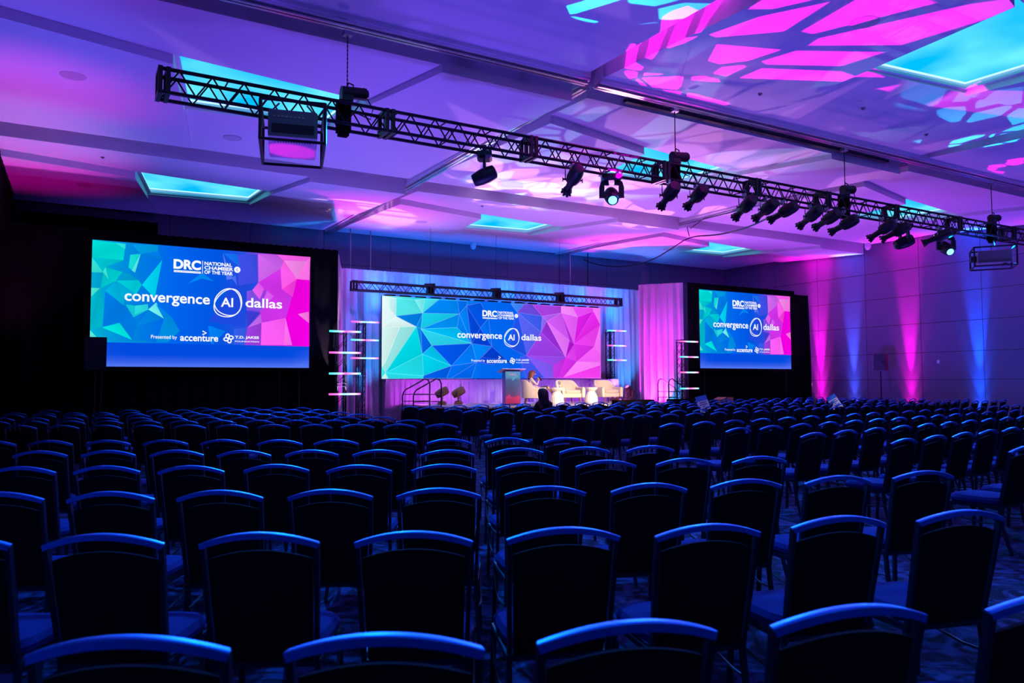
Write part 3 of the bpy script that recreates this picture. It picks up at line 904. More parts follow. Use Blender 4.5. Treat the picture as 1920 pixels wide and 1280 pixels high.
def text(body, x0, x1, z0, z1, y, parent, bold=0.0, m='lettering', name='lettering', fit_h=None):
    """flat lettering fitted to a box"""
    cu = bpy.data.curves.new(name, 'FONT')
    cu.body = body
    cu.size = 1.0
    cu.offset = bold
    cu.extrude = 0.0
    o = bpy.data.objects.new(name, cu)
    C.objects.link(o)
    bpy.context.view_layer.update()
    xs = [v[0] for v in o.bound_box]
    ys = [v[1] for v in o.bound_box]
    w0, h0 = max(xs) - min(xs), max(ys) - min(ys)
    sx, sy = (x1 - x0) / w0, (z1 - z0) / h0
    cu.materials.append(M[m])
    o.rotation_euler = (pi / 2, 0, 0)
    o.scale = (sx, sy, 1)
    o.location = (x0 - min(xs) * sx, y, z0 - min(ys) * sy)
    bpy.context.view_layer.update()
    me = bpy.data.meshes.new_from_object(o.evaluated_get(bpy.context.evaluated_depsgraph_get()))
    mw = o.matrix_world.copy()
    bpy.data.objects.remove(o)
    me.transform(mw)
    return link(name, me, parent)


def ribbon(pts, wd, y, parent, name='lettering', closed=True, m='lettering'):
    mb = MB()
    n = len(pts)
    ps = [Vector(p) for p in pts]
    vs = []
    for i, p in enumerate(ps):
        a, b = ps[(i - 1) % n] if (closed or i > 0) else p, ps[(i + 1) % n] if (closed or i < n - 1) else p
        d = (b - a).normalized()
        q = Vector((-d.y, d.x)) * wd / 2
        vs += [(p.x + q.x, y, p.y + q.y), (p.x - q.x, y, p.y - q.y)]
    fs = [(2 * i, 2 * i + 1, 2 * ((i + 1) % n) + 1, 2 * ((i + 1) % n)) for i in range(n if closed else n - 1)]
    mb.add(vs, fs)
    return mb.build(name, M[m], parent)


def artwork(T, y, parent):
    """the event's lettering and marks; T maps side-screen coordinates to this screen"""
    def t(body, x0, x1, z0, z1, bold=0.0, m='lettering', dy=0.0):
        (a, c), (b, d) = T(x0, z0), T(x1, z1)
        return text(body, a, b, c, d, y - dy, parent, bold, m)
    def pts(l):
        return [T(*p) for p in l]
    t('DRC', 2.18, 2.80, 4.255, 4.495, 0.045)
    (a, c), (b, d) = T(2.19, 4.175), T(2.80, 4.225)
    MB().add([(a, y, c), (b, y, c), (b, y, d), (a, y, d)], [(0, 1, 2, 3)]).build('logo_bar', M['lettering'], parent)
    t('DALLAS REGIONAL CHAMBER', 2.21, 2.78, 4.188, 4.214, 0.0, 'lettering_blue', 0.002)
    (a, c), (b, d) = T(2.832, 4.18), T(2.845, 4.50)
    MB().add([(a, y, c), (b, y, c), (b, y, d), (a, y, d)], [(0, 1, 2, 3)]).build('logo_bar', M['lettering'], parent)
    t('NATIONAL', 2.88, 3.53, 4.395, 4.485, 0.03)
    t('CHAMBER', 2.88, 3.56, 4.288, 4.378, 0.03)
    t('OF THE YEAR', 2.88, 3.55, 4.182, 4.270, 0.03)
    cx, cz, r = 3.655, 4.335, 0.078
    l = [(cx + r * 0.98 * cos(2 * pi * k / 24), cz + r * sin(2 * pi * k / 24)) for k in range(24)]
    MB().add([(p[0], y, p[1]) for p in pts(l)], [tuple(range(24))]).build('logo_disc', M['lettering'], parent)
    t('C', 3.63, 3.68, 4.305, 4.365, 0.03, 'lettering_blue', 0.002)
    t('convergence', 1.14, 3.02, 3.345, 3.60, 0.018)
    t('AI', 3.28, 3.57, 3.385, 3.615, 0.02)
    t('dallas', 3.87, 4.78, 3.40, 3.64, 0.018)
    # the two crossing rounded rings around AI
    for rot_, rx, rz, ox, oz in ((0.0, 0.315, 0.335, 0.0, 0.015), (-0.62, 0.30, 0.375, 0.005, -0.01)):
        l = []
        for k in range(56):
            a = 2 * pi * k / 56
            rr = 1 + 0.045 * cos(3 * a + (0.4 if rot_ else 2.4))
            x_, z_ = rx * rr * cos(a), rz * rr * sin(a)
            l.append((3.455 + ox + x_ * cos(rot_) - z_ * sin(rot_), 3.485 + oz + x_ * sin(rot_) + z_ * cos(rot_)))
        ribbon(pts(l), 0.024, y, parent, 'logo_ring')
    t('Presented by', 1.72, 2.29, 2.525, 2.64, 0.006)
    t('accenture', 2.36, 3.23, 2.51, 2.655, 0.022)
    ribbon(pts([(2.865, 2.765), (2.955, 2.72), (2.865, 2.675)]), 0.03, y, parent, 'logo_chevron', False)
    # four-loop knot mark
    for k in range(4):
        l = []
        for j in range(20):
            a = 2 * pi * j / 20
            x_, z_ = 0.058 + 0.052 * cos(a), 0.022 + 0.040 * sin(a)
            q = k * pi / 2
            l.append((3.475 + x_ * cos(q) - z_ * sin(q), 2.60 + x_ * sin(q) + z_ * cos(q)))
        ribbon(pts(l), 0.030, y, parent, 'logo_knot')
    t('T.D. JAKES', 3.63, 4.21, 2.585, 2.67, 0.035)
    t('FOUNDATION', 3.63, 4.21, 2.515, 2.55, 0.02)


def grad(stops):
    def f(u):
        for (a, ca), (b, cb) in zip(stops, stops[1:]):
            if u <= b:
                k = (u - a) / (b - a)
                return lin(tuple(p + (q - p) * k for p, q in zip(ca, cb)))
        return lin(stops[-1][1])
    return f


def side_screen(x0, label):
    W, Hh = 5.05 if x0 < 5 else 4.76, 2.93 if x0 < 5 else 2.81
    zb = 1.88 if x0 < 5 else 1.97
    Y = 19.98
    t = empty('projection_screen', (0, 0, 0), 0, label, 'screen', 'side projection screens')
    fr = MB()
    for c, d in (((x0 + W / 2, Y + 0.03, zb - 0.05), (W + 0.2, 0.08, 0.1)), ((x0 + W / 2, Y + 0.03, zb + Hh + 0.05), (W + 0.2, 0.08, 0.1)),
                 ((x0 - 0.05, Y + 0.03, zb + Hh / 2), (0.1, 0.08, Hh)), ((x0 + W + 0.05, Y + 0.03, zb + Hh / 2), (0.1, 0.08, Hh))):
        fr.box(c, d)
    fr.build('frame', M['black_cloth'], t)
    for xx in (x0 + 0.25, x0 + W - 0.25):
        MB().tube([(xx, Y + 0.06, 0.02), (xx, Y + 0.06, zb)], 0.03, 8).build('leg', M['black'], t)
    sx, sz = W / 5.05, Hh / 2.93
    T = lambda x, z: (x0 + (x - 0.45) * sx, zb + (z - 1.88) * sz)
    fac = [([T(*p) for p in poly], col) for poly, col in SIDE_FACETS]
    picture('projected_picture', fac, None, x0, x0 + W, T(0, 2.44)[1], zb + Hh, Y, t,
            grad([(0, (0, 175, 215)), (0.2, (0, 125, 225)), (0.35, (0, 100, 238)), (0.55, (0, 85, 225)), (0.66, (40, 80, 225)), (0.78, (170, 60, 225)), (1, (240, 0, 225))]))
    # plain blue band of unused projection below the picture
    vs, fs, cols = [], [], []
    z0_, z1_ = zb, T(0, 2.44)[1]
    for i in range(12):
        for j in range(4):
            xa, xb = x0 + W * i / 12, x0 + W * (i + 1) / 12
            za, zb2 = z0_ + (z1_ - z0_) * j / 4, z0_ + (z1_ - z0_) * (j + 1) / 4
            n0 = len(vs)
            vs += [(xa, Y, za), (xb, Y, za), (xb, Y, zb2), (xa, Y, zb2)]
            fs.append((n0, n0 + 1, n0 + 2, n0 + 3))
            cc = []
            for xx, zz in ((xa, za), (xb, za), (xb, zb2), (xa, zb2)):
                u, v = (xx - x0) / W, (zz - z0_) / (z1_ - z0_)
                e1 = max(0, 1 - v * 2.2) ** 1.5 + max(0, 1 - min(u, 1 - u) * 10) * 0.5 * (1 - v)
                cc.append(tuple(a + (b - a) * min(1, e1) for a, b in zip(lin((0, 75, 225)), lin((85, 120, 245)))))
            cols.append(cc)
    me = bpy.data.meshes.new('blue_band')
    me.from_pydata(vs, [], fs)
    ca = me.color_attributes.new('pic', 'FLOAT_COLOR', 'CORNER')
    i = 0
    for c in cols:
        for v in c:
            ca.data[i].color = (*v, 1)
            i += 1
    me.materials.append(M['picture'])
    link('blue_band', me, t)
    artwork(T, Y - 0.03, t)
    return t


side_screen(0.45, 'large lit side screen at left on black drape')
side_screen(19.39, 'smaller looking lit side screen right of the stage')

# centre LED wall
YL = 22.88
led = empty('led_wall', (0, 0, 0), 0, 'wide LED video wall with faceted cyan to pink picture behind the stage', 'screen')
for i in range(16):
    for j in range(5):
        MB().box((8.60 + 0.5375 * (i + 0.5), YL + 0.06, 1.62 + 0.526 * (j + 0.5)), (0.532, 0.1, 0.521)).build('cabinet', M['black_plastic'], led)
picture('led_picture', LED_FACETS, None, 8.60, 17.20, 1.62, 4.25, YL, led,
        grad([(0, (190, 240, 240)), (0.1, (60, 220, 228)), (0.25, (0, 170, 235)), (0.4, (0, 105, 240)), (0.58, (0, 98, 238)), (0.68, (90, 80, 235)), (0.8, (180, 70, 235)), (1, (245, 90, 245))]), 0.007)
artwork(lambda x, z: ({0: 0}.get(9) or (11.24 + (x - 1.14) * 0.9123), 2.17 + (z - 2.53) * 0.905), YL - 0.03, led)
for i in range(16):
    MB().box((8.60 + 0.5375 * (i + 0.5), YL + 0.05, 4.275), (0.36, 0.09, 0.045)).build('rigging_bar', M['black'], led)


# ------------------------------------------------------------------ box truss
def truss(name, p0, length, axis, size, h, pitch, label, cat='truss', group=None, chord_r=0.025, brace_r=0.011, rungs=True, plates=(), join=False):
    t = empty(name, p0, 0, label, cat, group)
    if axis == 'X':
        P = lambda s, a, b: Vector((s, a, b))
    else:
        P = lambda s, a, b: Vector((a, b, s))
    A, B = size / 2, h / 2
    cm = MB().tube([P(0, 0, 0), P(length, 0, 0)], chord_r, 8).mesh('chord', M['black'])
    for a in (-A, A):
        for b in (-B, B):
            link('chord', cm, t, P(0, a, b))
    n = int(length / pitch)
    pitch = length / n
    up_ = MB().tube([P(0, 0, -B), P(pitch / 2, 0, B)], brace_r, 6).mesh('brace', M['black'])
    dn_ = MB().tube([P(0, 0, B), P(pitch / 2, 0, -B)], brace_r, 6).mesh('brace', M['black'])
    jm = MB()
    for k in range(n):
        for a in (-A, A):
            if join:
                jm.tube([P(k * pitch, a, -B), P(k * pitch + pitch / 2, a, B)], brace_r, 5)
                jm.tube([P(k * pitch + pitch / 2, a, B), P((k + 1) * pitch, a, -B)], brace_r, 5)
            else:
                link('brace', up_, t, P(k * pitch, a, 0))
                link('brace', dn_, t, P(k * pitch + pitch / 2, a, 0))
    if join:
        for k in range(n):
            for b in (-B, B):
                jm.tube([P(k * pitch, -A, b), P(k * pitch + pitch / 2, A, b)], brace_r, 5)
        tag(jm.build('bracing', M['black'], t), kind='stuff')
    elif rungs:
        rm = MB().tube([P(0, -A, 0), P(0, A, 0)], brace_r, 6).mesh('rung', M['black'])
        for k in range(0, n + 1, 2):
            for b in (-B, B):
                link('rung', rm, t, P(k * pitch, 0, b))
    for s_ in plates:
        pm = MB()
        for q in (-1, 1):
            d = (0.018, size + 0.06, h + 0.06) if axis == 'X' else (size + 0.06, h + 0.06, 0.018)
            c = P(s_ + 0.045 * q, 0, 0)
            # open square frame plate
            if axis == 'X':
                for a in (-A, A):
                    pm.box((c.x, a, 0), (0.05, 0.055, h + 0.05))
                for b in (-B, B):
                    pm.box((c.x, 0, b), (0.05, size + 0.05, 0.055))
            else:
                pm.box(c, d)
        pm.build('joint_plate', M['black'], t)
    return t


tr = truss('lighting_truss', (0.93, 10.2, 5.19), 24.2, 'X', 0.30, 0.29, 0.38, 'long black box truss of stage lights hung under the ceiling', plates=(0.02, 2.95, 5.35, 8.1, 10.4, 12.45, 14.75, 17.2, 19.6, 22.0), chord_r=0.026)
truss('led_truss', (7.55, 22.62, 4.47), 10.35, 'X', 0.28, 0.26, 0.42, 'shorter black truss above the big LED wall', plates=(0.03, 2.6, 5.1, 7.7, 10.3))

lt = bpy.data.objects['led_truss']
for xx in (2.6, 5.05, 7.65):
    MB().box((xx, 0, 0.0), (0.22, 0.2, 0.30)).build('hoist', M['black'], lt)
    MB().tube([(xx - 0.2, 0, 0.17), (xx + 0.16, 0, 0.2)], 0.05, 10).build('hoist_motor', M['black'], lt, True)
    MB().tube([(xx, 0, 0.15), (xx, 0, 6.512 - 4.47)], 0.006, 6).build('hoist_chain', M['black'], lt)
# towers and LED sticks
TW = [('outer left tower', 6.28, 19.75, 2.80, 'nearest the left side screen', [2.84, 2.28, 1.73, 1.19], 5.92, 6.77),
      ('inner left tower', 8.03, 23.22, 3.36, 'beside the left edge of the big LED wall', [3.40, 2.83, 2.26], 7.65, 8.56),
      ('inner right tower', 17.90, 23.22, 3.40, 'beside the right edge of the big LED wall', [3.44, 2.87, 2.32], 17.66, 18.56),
      ('outer right tower', 18.28, 19.72, 2.86, 'in front of the pink drape near right screen', [2.87, 2.34, 1.81, 1.26], 18.05, 18.89)]
rank = ['highest', 'second highest', 'third highest', 'lowest']
for i, (nm, x, y, h, where, zs, xa, xb) in enumerate(TW):
    t = truss('truss_tower', (x, y, 0.03), h, 'Z', 0.22, 0.22, 0.42, 'upright black truss tower ' + where, 'truss', 'set truss towers', 0.02, 0.009, plates=(0.0, h * 0.5, h - 0.01), join=True)
    MB().box((0, 0, -0.015), (0.30, 0.30, 0.03)).build('base_plate', M['black'], t)
    for k, z in enumerate(zs):
        L = xb - xa
        o = MB().tube([(0, 0, 0), (L, 0, 0)], 0.026, 10).build('led_stick', M['tube_a' if (k + i) % 2 == 0 else 'tube_b'], None, True, (xa, y - 0.17, z))
        r_ = rank[k] if len(zs) == 4 or k < 2 else 'lowest'
        tag(o, '%s glowing LED stick across the %s' % (r_, nm), 'light tube', 'glowing LED sticks on the truss towers')

# ------------------------------------------------------------------ rigging: motors, chains, fixtures
def chain_motor(x, z_low, label, horizontal):
    t = empty('chain_motor', (x, 10.2, 5.36), 0, label, 'chain hoist', 'chain hoists above the truss')
    MB().tube([(-0.05, 0, 0.17), (0.30, 0, 0.20)], [0.085, 0.085], 14).build('motor_body', M['fixture'], t, True)
    MB().tube([(0.27, 0, 0.198), (0.33, 0, 0.203)], [0.09, 0.06], 14).build('motor_cap', M['black'], t, True)
    MB().box((0.02, 0, 0.12), (0.16, 0.14, 0.16)).build('gearbox', M['black'], t)
    m = MB()
    m.box((-0.02, 0, -0.18), (0.17, 0.17, 0.44))
    m.box((-0.02, 0, -0.42), (0.13, 0.13, 0.06))
    m.build('chain_bag', M['black_cloth'], t)
    m = MB().tube([(0.0, 0, 0.2), (0.05, 0, 0.32), (0.12, 0, 0.3), (0.12, 0, 0.25)], 0.012, 6)
    m.build('top_hook', M['black'], t)
    # chain: alternate links
    ch = MB()
    z = 0.3
    k = 0
    ztop = 6.36 - 5.36
    while z < ztop:
        d = (0.018, 0.007, 0.036) if k % 2 == 0 else (0.007, 0.018, 0.036)
        ch.box((0.03, 0, z), d)
        z += 0.030
        k += 1
    ch.build('chain', M['black'], t)
    MB().box((0.03, 0, ztop + 0.02), (0.12, 0.10, 0.06)).build('beam_clamp', M['steel'], t)
    cb = MB().tube([(0.3, 0, 0.18), (0.42, 0.03, 0.02), (0.38, 0.02, -0.14), (0.2, 0, -0.1)], 0.009, 6)
    cb.build('power_cable', M['black'], t, True)
    return t


chain_motor(3.27, 0, 'chain hoist on the truss beside the hanging left projector', 0)
chain_motor(9.35, 0, 'chain hoist on the truss right of the lengthwise ceiling track', 0)
chain_motor(14.1, 0, 'chain hoist on the truss above the cluster of three spotlights', 0)
chain_motor(19.8, 0, 'chain hoist on the truss above the far right projector', 0)


def aim_rot(d):
    """rotation taking local +X to direction d"""
    return Vector(d).to_track_quat('X', 'Z').to_matrix()


def clamp(t, z0=0.0):
    m = MB()
    m.box((0, 0, z0 - 0.02), (0.05, 0.07, 0.06))
    m.tube([(-0.05, 0, z0 + 0.02), (-0.04, 0, z0 + 0.06), (0, 0, z0 + 0.075), (0.04, 0, z0 + 0.06), (0.05, 0, z0 + 0.02)], 0.012, 6)
    m.tube([(0, 0, z0 - 0.05), (0, 0, z0 - 0.10)], 0.012, 6)
    return m.build('clamp', M['steel'], t)


def profile_spot(x, drop, aim, label, lit):
    """ellipsoidal reflector spotlight"""
    t = empty('profile_spotlight', (x, 10.05, 5.02), 0, label, 'spotlight', 'profile spotlights on the truss')
    clamp(t)
    piv = Vector((0, 0, -drop))
    d = (Vector(aim) - Vector((x, 10.05, 5.02 - drop))).normalized()
    R_ = aim_rot(d)
    sd = R_ @ Vector((0, 1, 0))
    def at(l):
        return [piv + R_ @ Vector(p) for p in l]
    m = MB()
    body = [(-0.31, 0.06), (-0.29, 0.10), (-0.20, 0.118), (-0.04, 0.12), (0.03, 0.105), (0.05, 0.075)]
    m.tube(at([(a, 0, 0) for a, r in body]), [r for a, r in body], 12)
    m.build('lamp_house', M['fixture'], t, True)
    m = MB()
    br = [(0.05, 0.07), (0.09, 0.062), (0.24, 0.058), (0.245, 0.075), (0.31, 0.08)]
    m.tube(at([(a, 0, 0) for a, r in br]), [r for a, r in br], 12)
    lt_ = m.build('lens_tube', M['fixture'], t, True)
    m = MB()
    for k in range(8):
        a = 2 * pi * k / 8
        m.box(piv + R_ @ Vector((0.318, 0.078 * cos(a), 0.078 * sin(a))), (0.03, 0.03, 0.03), R_)
    m.build('colour_frame', M['black'], lt_)
    m = MB()
    s_ = 0.125
    m.sweep([Vector((0, 0, -0.09)) - sd * s_ * 0.2, Vector((0, 0, -0.09)) - sd * s_, piv - sd * s_], [(-0.012, -0.004), (0.012, -0.004), (0.012, 0.004), (-0.012, 0.004)])
    m.sweep([Vector((0, 0, -0.09)) + sd * s_ * 0.2, Vector((0, 0, -0.09)) + sd * s_, piv + sd * s_], [(-0.012, -0.004), (0.012, -0.004), (0.012, 0.004), (-0.012, 0.004)])
    yk = m.build('yoke', M['steel'], t)
    m = MB()
    for q in (-1, 1):
        m.tube([piv + sd * q * 0.10, piv + sd * q * 0.17], 0.016, 6)
        m.tube([piv + sd * q * 0.17 + Vector((0, 0, -0.04)), piv + sd * q * 0.17 + Vector((0, 0, 0.03))], 0.008, 6)
    m.build('pivot_knob', M['black'], yk)
    m = MB().tube([piv + R_ @ Vector((-0.28, 0, 0.03)), piv + R_ @ Vector((-0.34, 0, 0.1)), Vector((0.12, 0.02, -0.1)), Vector((0.10, 0, 0.05))], 0.007, 6)
    m.build('power_cable', M['black'], t, True)
    if lit:
        m = MB()
        e_ = piv + R_ @ Vector((0.29, 0, 0))
        m.loft([[piv + R_ @ Vector((0.292, 0.06 * cos(2 * pi * k / 12), 0.06 * sin(2 * pi * k / 12))) for k in range(12)],
                [piv + R_ @ Vector((0.297, 0.055 * cos(2 * pi * k / 12), 0.055 * sin(2 * pi * k / 12))) for k in range(12)]])
        m.build('lens', M['lens_warm'], lt_)
        # light leak on top of the barrel
        c = piv + R_ @ Vector((0.07, 0, 0)) + Vector((0, 0, 0.066))
        MB().box(c, (0.02, 0.05, 0.012), R_).build('lit_slot', M['lens_warm'], lt_)
    else:
        m = MB()
        m.loft([[piv + R_ @ Vector((0.292, 0.06 * cos(2 * pi * k / 12), 0.06 * sin(2 * pi * k / 12))) for k in range(12)],
                [piv + R_ @ Vector((0.297, 0.055 * cos(2 * pi * k / 12), 0.055 * sin(2 * pi * k / 12))) for k in range(12)]])
        m.build('lens', M['black_plastic'], lt_)
    return t


for x, drop, aim, lit, lab in (
    (7.02, 0.26, (9.4, 20.0, 0), False, 'leftmost profile spotlight hanging beside the cyan-lensed moving head'),
    (9.07, 0.27, (11.6, 20.5, 0), False, 'profile spotlight hanging directly under the second chain hoist'),
    (9.72, 0.22, (11.8, 20.5, 1), False, 'profile spotlight second to the right of the second hoist'),
    (10.95, 0.27, (12.8, 20.5, 0), False, 'steep leftmost spotlight in the middle trio on the truss'),
    (11.52, 0.25, (13.0, 20.5, 1), False, 'middle spotlight in the middle trio on the truss'),
    (12.02, 0.24, (10.6, 19.5, 1.5), False, 'most level spotlight in the middle trio, looped cable behind'),
    (12.80, 0.25, (14.0, 20.5, 0), False, 'blue tinted spotlight left of the third chain hoist'),
    (13.32, 0.25, (13.5, 20.5, 1), False, 'spotlight between the blue tinted one and the third hoist'),
    (13.86, 0.30, (12.6, 19.5, 1.5), True, 'lit spotlight under the third chain hoist'),
    (15.14, 0.28, (13.6, 19.5, 0), False, 'unlit spotlight of the pair before the right glowing coffer'),
    (15.62, 0.28, (13.0, 18.5, 1), True, 'lit spotlight of the pair before the right glowing coffer'),
    (17.20, 0.24, (13.0, 18.0, 1.5), True, 'rightmost spotlight, lit, against the pink wall'),
):
    profile_spot(x, drop, aim, lab, lit)


def moving_head(loc, hang, pan, tilt, material, label, lens=None, s=1.0, group='moving head lights'):
    """base, yoke and head; hang: base up on the truss; tilt from the down (or up) axis"""
    t = empty('moving_head', loc, pan, label, 'stage light', group)
    sg = -1 if hang else 1
    m = MB()
    q = [(-0.17, -0.12), (0.17, -0.12), (0.17, 0.12), (-0.17, 0.12)]
    m.loft([[(x * s, y * s, 0.0) for x, y in q], [(x * s, y * s, sg * 0.07 * s) for x, y in q], [(x * 0.7 * s, y * 0.7 * s, sg * 0.11 * s) for x, y in q]])
    m.build('base', material, t)
    if hang:
        m = MB()
        for xx in (-0.10, 0.10):
            m.box((xx, 0, 0.03), (0.05, 0.06, 0.06))
            m.tube([(xx, -0.04, 0.05), (xx, -0.03, 0.10), (xx, 0.03, 0.10), (xx, 0.04, 0.05)], 0.012, 6)
        m.build('clamp', M['steel'], t)
    m = MB()
    ya = 0.165 * s
    zt = sg * 0.40 * s
    for e_ in (-1, 1):
        m.sweep([(e_ * 0.05 * s, 0, sg * 0.13 * s), (e_ * ya * 0.92, 0, sg * 0.15 * s), (e_ * ya, 0, sg * 0.22 * s), (e_ * ya, 0, zt)],
                [(-0.045 * s, -0.02 * s), (0.045 * s, -0.02 * s), (0.045 * s, 0.02 * s), (-0.045 * s, 0.02 * s)], (0, 1, 0))
    m.build('yoke', material, t)
    d = Vector((0, sin(tilt), cos(tilt) * sg))
    R_ = aim_rot(d)
    piv = Vector((0, 0, zt * 0.92))
    m = MB()
    prof = [(-0.20, 0.07), (-0.18, 0.11), (-0.05, 0.13), (0.06, 0.125), (0.17, 0.105), (0.20, 0.09)]
    m.tube([piv + R_ @ Vector((a * s, 0, 0)) for a, r in prof], [r * s for a, r in prof], 14)
    hd = m.build('head', material, t, True)
    m = MB()
    m.loft([[piv + R_ @ Vector((0.196 * s, 0.08 * s * cos(2 * pi * k / 14), 0.08 * s * sin(2 * pi * k / 14))) for k in range(14)],
            [piv + R_ @ Vector((0.206 * s, 0.06 * s * cos(2 * pi * k / 14), 0.06 * s * sin(2 * pi * k / 14))) for k in range(14)]])
    m.build('lens', M[lens] if lens else M['glass'], hd, True)
    return t


moving_head((5.48, 10.2, 5.00), True, radians(60), radians(66), M['fixture'], 'moving head light hanging left of the lengthwise ceiling track', 'lens_pink' if False else None, 0.95)
moving_head((7.93, 10.2, 5.00), True, radians(148), radians(58), M['fixture'], 'moving head with cyan lens hanging near the truss middle', 'lens_cyan', 1.0)
moving_head((16.15, 10.2, 4.98), True, radians(60), radians(70), M['fixture'], 'dark moving head hanging before the pink lit wall', None, 1.05)
moving_head((17.78, 10.2, 4.98), True, radians(148), radians(58), M['fixture'], 'moving head with cyan lens near the truss right end', 'lens_cyan', 1.05)
moving_head((10.05, 21.5, 0.80), False, radians(60), radians(118), M['bronze'], 'left bronze moving head on stage behind the stair rails', None, 1.05)
moving_head((10.62, 21.5, 0.80), False, radians(60), radians(118), M['bronze'], 'second bronze moving head on stage, right of the stair rails', None, 1.05)
moving_head((17.10, 21.9, 0.80), False, radians(98), radians(39), M['bronze'], 'stage floor moving head with cyan lens beside last armchair', 'lens_cyan', 1.0)
moving_head((17.75, 21.9, 0.80), False, radians(98), radians(39), M['bronze'], 'stage floor moving head with pink lens before the pink drape', 'lens_pink', 1.0)


def projector(loc, rz, label, sx, sy, sz):
    t = empty('projector', loc, rz, label, 'projector', 'rigged projectors')
    m = MB()
    ex, ey, ez = sx / 2 + 0.09, sy / 2 + 0.09, sz / 2 + 0.08
    cor = [(a * ex, b * ey, c * ez) for a in (-1, 1) for b in (-1, 1) for c in (-1, 1)]
    for a in range(8):
        for b in range(a + 1, 8):
            if sum(1 for k in range(3) if cor[a][k] != cor[b][k]) == 1:
                MB().tube([cor[a], cor[b]], 0.02, 8).build('cage_tube', M['black'], t)
    bm_ = MB()
    q = [(-sx / 2, -sy / 2), (sx / 2, -sy / 2), (sx / 2, sy / 2), (-sx / 2, sy / 2)]
    bm_.loft([[(x, y, -sz / 2 + 0.01) for x, y in q], [(x * 1.0, y * 1.0, sz / 2 - 0.03) for x, y in q], [(x * 0.94, y * 0.94, sz / 2) for x, y in q]])
    bd = bm_.build('body', M['projector'], t)
    bp_ = MB().box((0, 0, -sz / 2), (sx * 0.98, sy * 0.98, 0.02)).build('underside', M['projector_base'], t)
    m = MB()
    for k in range(14):
        m.box((0 - sx * 0.36 + sx * 0.72 * k / 13, -sy * 0.32, -sz / 2 - 0.012), (0.012, sy * 0.14, 0.004))
    m.build('vent', M['black_plastic'], bp_)
    m = MB()
    for k in range(10):
        m.box((0, -sy / 2 - 0.003, -sz * 0.38 + sz * 0.036 * k), (sx * 0.86, 0.006, 0.006))
    m.build('rear_grille', M['black_plastic'], bd)
    m = MB()
    for k in range(8):
        m.box((-sx * 0.38 + 0.05 * k, -sy / 2 - 0.005, sz * 0.22), (0.025, 0.012, 0.02))
    m.build('connector', M['steel'], bd)
    MB().tube([(sx * 0.1, sy / 2, 0), (sx * 0.1, sy / 2 + 0.12, 0)], [0.075, 0.085], 14).build('lens_barrel', M['black'], bd, True)
    for a in (-1, 1):
        MB().tube([(a * ex * 0.8, 0, ez), (a * ex * 0.45, 0.0, ez + 0.16)], 0.012, 6).build('hanger', M['steel'], t)
    return t


projector((2.50, 9.98, 4.74), radians(-14), 'caged grey projector with pink lit underside hanging at left of truss', 0.60, 0.95, 0.34)
projector((19.6, 10.1, 4.50), radians(35), 'caged dark projector hanging at far right of truss', 0.62, 0.70, 0.30)

def smooth(pts):
    pts = [Vector(q) for q in pts]
    for _ in range(3):
        out = [pts[0]]
        for a, b in zip(pts, pts[1:]):
            out += [a * 0.75 + b * 0.25, a * 0.25 + b * 0.75]
        pts = out + [pts[-1]]
    return pts


# cable swag from the truss to the stage wall
tag(MB().tube(smooth([(12.5, 10.2, 5.0), (12.9, 11.2, 4.98), (13.83, 12.6, 5.12), (15.99, 15.6, 5.66), (17.11, 18.0, 6.13), (17.9, 19.6, 6.10), (18.5, 21.5, 5.92), (18.5, 23.3, 5.93), (18.3, 24.6, 6.2), (18.2, 25.3, 6.5)]), 0.022, 8)
    .build('cable_swag', M['black'], None, True), 'black cable bundle sagging from the truss toward the stage wall', 'cable')
tag(MB().tube([(17.1, 18.0, 6.13), (17.0, 18.0, 6.42)], 0.012, 6).build('cable_tie', M['black'], None), 'short strap holding the cable swag to the ceiling', 'strap')
tag(MB().tube([(17.05, 17.9, 6.36), (14.79, 15.0, 5.90), (13.08, 12.5, 5.36), (11.54, 10.4, 4.98)], 0.014, 6).build('support_line', M['black'], None, True), 'straight dark support line above the sagging cable bundle', 'cable')
for i, (x, lab) in enumerate(((8.05, 'pale hanging pole beside left screen masking, left of two'), (8.75, 'pale hanging pole above the left end of set drape'), (16.9, 'thin hanging pole above right part of the set drape'), (17.75, 'dark hanging pole near right end of the set drape'))):
    tag(MB().tube([(x, 24.4, 4.6), (x, 24.4, 6.9)], 0.022, 8).build('drop_pole', M['steel'] if i != 3 else M['black'], None), lab, 'pole', 'poles hanging above the set drape')


